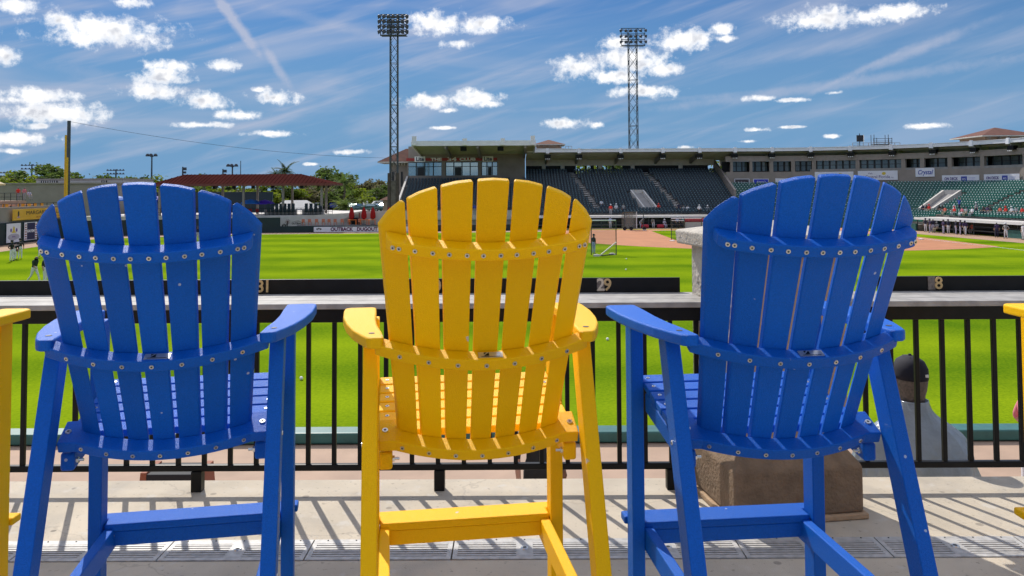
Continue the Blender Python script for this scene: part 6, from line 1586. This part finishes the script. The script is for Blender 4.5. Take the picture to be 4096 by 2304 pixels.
for (px, o, z, ms, sh_, pa, cp, lab) in [
    (3692, -.9, -2.36, SIT, 'navy', 'navy', None, 'spectator in navy at the mouth of the right stairway'), (3708, -.9, -2.36, SIT, 'black', 'grey', None, 'spectator in black beside the bright red one'), (3717, -1.2, -2.36, SIT, 'red', 'khaki', 'red', 'bright red spectator nearest the right blue chair'), (3757, -.9, -2.36, SIT, 'black', 'black', None, 'dark spectator right of the bright red one'), (3770, -.9, -2.36, SIT, 'black', 'grey', None, 'dark spectator, second right of the bright red one'), (3781, -1.9, -2.56, SIT, 'coral', 'khaki', None, 'spectator in coral low above the dugout roof'),
    (3818, -.9, -2.36, SIT, 'white', 'grey', 'white', 'spectator in white in front of the blue-shirted stander'), (3819, -1.9, -2.56, SIT, 'red', 'grey', 'red', 'spectator in red below the white-capped one'), (3838, .9, -1.95, RAISE, 'blue', 'navy', None, 'spectator in blue standing with both arms raised'), (3849, -1.9, -2.56, SIT, 'pink', 'white', None, 'spectator in pink right of the red one'), (3866, -1.9, -2.56, SIT, 'grey', 'khaki', None, 'spectator in grey right of the pink one'), (3906, -.9, -2.36, STAND, 'grey', 'navy', 'white', 'grey spectator standing with a white cap'), (3890, -1.9, -2.56, SIT, 'white', 'grey', None, 'spectator in white low beside the standing grey one'),
    (3934, -.9, -2.36, SIT, 'black', 'navy', None, 'dark spectator left of a dark trio'), (3950, -.9, -2.36, SIT, 'purple', 'navy', None, 'purple-clad spectator within the dark trio'), (3964, -.9, -2.36, SIT, 'black', 'grey', None, 'dark spectator at the right of the trio'), (4001, -.9, -2.36, SIT, 'coral', 'grey', None, 'spectator in dull coral red, left of the brightest red'), (4024, -.9, -2.36, SIT, 'red', 'grey', 'red', 'brightest red spectator near the right edge'), (4048, -.9, -2.36, SIT, 'white', 'grey', 'white', 'spectator in white right of the brightest red'), (4066, -.9, -2.36, SIT, 'grey', 'grey', None, 'grey spectator second from the right edge'), (4090, -.9, -2.36, SIT, 'red', 'grey', None, 'red spectator at the right picture edge')]:
    p, rz = rp(px, o, z); person(p, rz, ms, sh_, pa, lab, cp, 1.0, GS)
# left patio people
for (px, d, dz, ms, sh_, lab) in [(74, 93.5, 2.35, STAND, 'red', 'person in bright red on the upper left patio'), (99, 95.5, 2.35, STAND, 'pink', 'person in pink on the upper left patio'), (118, 97, 2.35, SIT, 'lav', 'person in lavender sitting right of the pink one'), (57, 84.0, 1.15, SIT, 'black', 'dark-clad person at the front of the left patio')]:
    X = xat(px, d); 
    if dz > 2: X = min(X, -64.9); d = X / ((px - 2048) / FPX)
    else: X = min(X, -58.6)
    person((X, d, WZ + dz), 1.0, ms, sh_, 'grey', lab)

# ---- bullpen walkway below the deck
o = person((xat(2140, 10.6), 10.6, -3.0), .4, STAND, 'black', 'black', 'dark-clothed player with a brown glove, mostly behind the yellow chair', 'black', 1.0, glove=(.27, -.06, .84))
person((xat(4084, 11.6), 11.6, -3.0), 1.25, HIPS, 'pink', 'white', 'player in white cap and pink top at the right edge below the deck', 'white', 1.03, glove=(.19, -.16, .98))
bx = empty('storage_bin', (xat(720, 10.3), 10.3, -3.0), 0, 'bin with terracotta sides, its shaded open inside painted dark, below the deck edge', 'bin')
zt = zat(720, 1876, 10.3) + 3.0; hw = .29
M_TBIN = mat('terracotta_panel', (.28, .09, .05), .8)
MB().box(-hw, hw, -.2, .25, 0, zt).build('front', M_DARKIN, bx, bevel=.01)  # solid box; its dark colour stands in for shade inside the open top
for sg in (-1, 1): MB().hexa([(sg * hw, -.2, 0), (sg * (hw + .17), -.2, 0), (sg * (hw + .17), .25, 0), (sg * hw, .25, 0), (sg * hw, -.2, zt + .02), (sg * (hw + .07), -.2, zt + .02), (sg * (hw + .07), .25, zt + .02), (sg * hw, .25, zt + .02)]).build('side_panel', M_TBIN, bx)

# ---- man in cap and clear raincoat just beyond the railing
MX, MY, MZ = xat(3640, 4.72), 4.74, -.9
man = empty('person', (MX, MY, MZ), 0, 'man in a dark cap and pale translucent raincoat, seen from behind below the railing', 'person')
def rings(spec, n=24, dx=0):
    out = []
    for (z, rx, ry, ox, oy) in spec: out.append([(ox + rx * math.cos(6.28318 * i / n), oy + ry * math.sin(6.28318 * i / n), z) for i in range(n)])
    return out
ht = zat(3640, 1432, MY) - MZ          # top of the cap
hz = ht - .13
b = MB().loft(rings([(.0, .2, .15, 0, 0), (.35, .22, .16, 0, 0), (ht - .62, .21, .13, 0, 0), (ht - .42, .20, .11, 0, 0), (ht - .33, .11, .09, 0, .01), (ht - .28, .062, .062, 0, .02), (ht - .235, .060, .062, 0, .025), (ht - .20, .070, .082, 0, .03), (ht - .14, .079, .098, 0, .03), (ht - .08, .080, .101, 0, .03), (ht - .03, .066, .085, 0, .03), (ht - .005, .03, .04, 0, .03)]))
body = b.build('body', M_SKIN, man, smooth=True)
MB().loft(rings([(ht - .262, .067, .066, 0, .02), (ht - .23, .069, .074, 0, .022), (ht - .205, .072, .080, 0, .022), (ht - .18, .078, .092, 0, .022), (ht - .13, .086, .104, 0, .026), (ht - .09, .087, .106, 0, .028), (ht - .06, .085, .104, 0, .028)]), cap=True).build('hair', M_HAIR, man, smooth=True)
for sg in (-1, 1): MB().loft(rings([(ht - .165, .010, .018, sg * .086, .05), (ht - .13, .014, .024, sg * .092, .045), (ht - .10, .010, .02, sg * .090, .045)], 8)).build('ear', M_SKIN, man, smooth=True)
M_CAPN = cloth('cap_navy', (.006, .006, .016))
cp = MB().loft(rings([(ht - .118, .0895, .109, 0, .028), (ht - .10, .092, .112, 0, .03), (ht - .06, .090, .110, 0, .03), (ht - .02, .072, .09, 0, .03), (ht + .004, .038, .05, 0, .03), (ht + .010, .008, .01, 0, .03)])).build('cap', M_CAPN, man, smooth=True)
MB().tube((0, .03, ht + .006), (0, .03, ht + .018), .012, .008, 8).build('button', M_CAPN, cp)
MB().prism([(-.075, .11)] + [(.078 * math.cos(t), .12 + .10 * math.sin(t)) for t in [math.pi - i * math.pi / 8 for i in range(9)]][::-1][::-1] + [(.075, .11)], ht - .12, ht - .108).build('visor', M_CAPN, cp)
MB().box(.035, .055, -.071, -.063, ht - .095, ht - .08).build('emblem', M_WHITE, cp, rot=(0, 0, .0))
for i in range(6):
    t = i * 6.283 / 6; MB().bar((.091 * math.cos(t), .03 + .111 * math.sin(t), ht - .07), (.037 * math.cos(t), .03 + .05 * math.sin(t), ht + .005), .003, .003).build('seam', M_BLACK, cp)
# raincoat: wrinkled shell hanging from the shoulders
M_RAIN = mat('raincoat', (.50, .57, .64), .14, .10, 10.0, 1.0, 30.0, spec=.9)
thin(M_RAIN, .3); M_RAIN.node_tree.nodes['Principled BSDF'].inputs['Transmission Weight'].default_value = .25
rg = []
spec = [(.0, .44, .27), (.2, .43, .26), (.4, .40, .24), (ht - .62, .365, .20), (ht - .50, .335, .17), (ht - .42, .275, .145), (ht - .36, .19, .115), (ht - .315, .115, .092), (ht - .265, .090, .084), (ht - .235, .084, .082)]
fine = []
for (z0, a0, b0), (z1, a1, b1) in zip(spec, spec[1:]):
    m = max(1, int((z1 - z0) / .035))
    for j in range(m): t_ = j / m; fine.append((z0 + (z1 - z0) * t_, a0 + (a1 - a0) * t_, b0 + (b1 - b0) * t_))
fine.append(spec[-1]); spec = fine
for k, (z, rx, ry) in enumerate(spec):
    row = []
    for i in range(120):
        t = 6.28318 * i / 120; w = mnoise.noise(Vector((math.cos(t) * 3.2, math.sin(t) * 3.2, z * 4.0))) * .09 + mnoise.noise(Vector((math.cos(t) * 9, math.sin(t) * 9, z * 9))) * .05
        rdg = max(0, 1 - abs(mnoise.noise(Vector((math.cos(t) * 4 + 7, math.sin(t) * 4, z * 2.2)))) * 5) ** 2; w += .07 * rdg - .03
        w *= min(1, max(.15, (ht - .25 - z) / .35)); row.append((rx * (1 + w) * math.cos(t), ry * (1 + w) * math.sin(t) + .01, z))
    rg.append(row)
rc = MB().loft(rg, cap=False).build('raincoat', M_RAIN, man, smooth=True)
sm = rc.modifiers.new('s', 'SUBSURF'); sm.levels = 1; sm.render_levels = 2
so = rc.modifiers.new('t', 'SOLIDIFY'); so.thickness = .003
# bench he sits on
bn = empty('bench', (MX, MY + .0, -.9), 0, 'low plank bench hidden under the raincoat man', 'bench'); MB().box(-1.2, 1.2, -.14, .14, .40, .44).build('seat', M_STAND, bn)
for x in (-1, 1): MB().box(x - .05, x + .05, -.12, .12, 0, .4).build('leg', M_STEELG, bn)

# ================================================================== SCREENS AND CAGE ON THE FIELD
def screen(px0, px1, py_top, py_base, label, brace=True, depth=1.6, side=1):
    p = gnd(px1, py_base, FIELD_Z); d = p.y; x1 = p.x; x0 = xat(px0, d); h = zat(px1, py_top, d) - FIELD_Z
    o = empty('field_screen', ((x0 + x1) / 2, d, FIELD_Z), 0, label, 'screen', 'protective screens on the field'); hw = (x1 - x0) / 2
    M_TUBE = mat('screen_tube', (.055, .065, .055), .5, .2, 3.)
    for x in (-hw, -hw * .15, hw): MB().tube((x, 0, 0), (x, 0, h), .05, .05, 6).build('post', M_TUBE, o)
    MB().tube((-hw, 0, h), (hw, 0, h), .055, .055, 6).build('top_rail', M_ROOFW, o); MB().tube((-hw, 0, h * .90), (-hw + .02 + hw * .85, 0, h * .90), .045, .045, 6).build('rail', M_ROOFW, o)
    MB().quad((-hw, .02, .05), (hw, .02, .05), (hw, .02, h), (-hw, .02, h)).build('net', M_NET, o)
    if brace:
        MB().tube((hw, -.02, h * .36), (hw * .15, -depth, .05), .06, .06, 6).build('brace', mat('brace_cream', (.55, .53, .42), .6), o)
        MB().tube((hw, 0, .06), (hw * .15, -depth, .06), .05, .05, 6).build('foot', M_TUBE, o)
        for x, y in ((hw - .4, -.2), (hw * .15 - .3, -depth)): MB().loft([[(x + q * math.cos(.785 * i), y + q * .5 * math.sin(.785 * i), z) for i in range(8)] for q, z in ((.3, 0), (.28, .14), (.1, .2))]).build('sandbag', M_STANDL, o)
    return o
screen(2290, 2465, 881, 1019, 'tall net screen with a cream brace, just right of the yellow chair')
screen(2683, 2807, 873, 958, 'lower net screen in front of the dugout, left of the pillar cap')
# batting cage: hooped net on wheels behind home side
cg = empty('batting_cage', (xat(2545, 119), 119, FIELD_Z), 0, 'grey net batting cage on wheels in front of the centre dugout', 'batting cage')
zc = zat(2545, 847, 119) - FIELD_Z; x0 = xat(2497, 119) - cg.location.x; x1 = xat(2545, 119) - cg.location.x
for x in (x0, x1, x1 + 1.0): MB().tube((x, 0, .3), (x, 0, zc), .06, .06, 6).build('frame_post', M_ROOFW if x == x1 else M_STEELG, cg)
MB().tube((x0, 0, zc), (x1, 0, zc), .06, .06, 6).build('top_bar', M_STEELG, cg)
MB().quad((x0, .05, .2), (x1, .05, .2), (x1, .05, zc), (x0, .05, zc)).quad((x0, .05, zc), (x1, .05, zc), (x1, 3.2, zc - .2), (x0, 3.2, zc - .2)).quad((x0, 3.2, .2), (x1, 3.2, .2), (x1, 3.2, zc - .2), (x0, 3.2, zc - .2)).build('net', mat('cage_net', (.22, .22, .21), .9, alpha=.5), cg)
MB().tube((x0 - .1, 0, .3), (x1 + 1.1, 0, .3), .05, .05, 6).build('axle', M_STEELG, cg)
for x in (x0, x1 - .8, x1 + 1.1): MB().tube((x, -.08, .3), (x, .08, .3), .28, .28, 12).build('wheel', M_TYRE, cg)
# red bags, and loose balls on the grass
for k, (px, lab) in enumerate(((2577, 'red equipment bag left of the stooping person'), (2640, 'red equipment bag beside the sitting player'), (2775, 'long red equipment rack right of the low screen'))):
    w = (.55, .5, 1.4)[k]; o = MB().loft([[(x * w, .28 * math.cos(.785 * i), .30 + .28 * math.sin(.785 * i)) for i in range(8)] for x in (-1, -.8, .8, 1)]).build('equipment_bag', cloth('bag_red', (.42, .03, .05)), loc=(xat(px, 125.1), 125.1, FIELD_Z + (.02 if k < 2 else .9))); tag(o, lab, 'bag')
    if k == 2: MB().box(-1.4, 1.4, -.25, .25, -.92, .02).build('rack', M_STANDL, o)
bl = MB(); rg = []
for i in range(5):
    t = -1.4 + 2.8 * i / 4; rg.append([(.06 * math.cos(t) * math.cos(.785 * j), .06 * math.cos(t) * math.sin(.785 * j), .06 + .06 * math.sin(t)) for j in range(8)])
ballm = bl.loft(rg).mesh('baseball', M_WHITE)
for k, (px, py, lab) in enumerate(((2506, 1038, 'white ball on the grass right of the tall screen, upper'), (2504, 1081, 'white ball on the grass right of the tall screen, lower'), (2430, 1362, 'dark-shadowed ball on the near grass between the chairs'), (1205, 1520, 'ball on the near grass right of the left blue chair'))):
    p = gnd(px, py, FIELD_Z); tag(obj('baseball', ballm, None, (p.x, p.y, FIELD_Z)), lab, 'ball', 'loose balls on the grass')
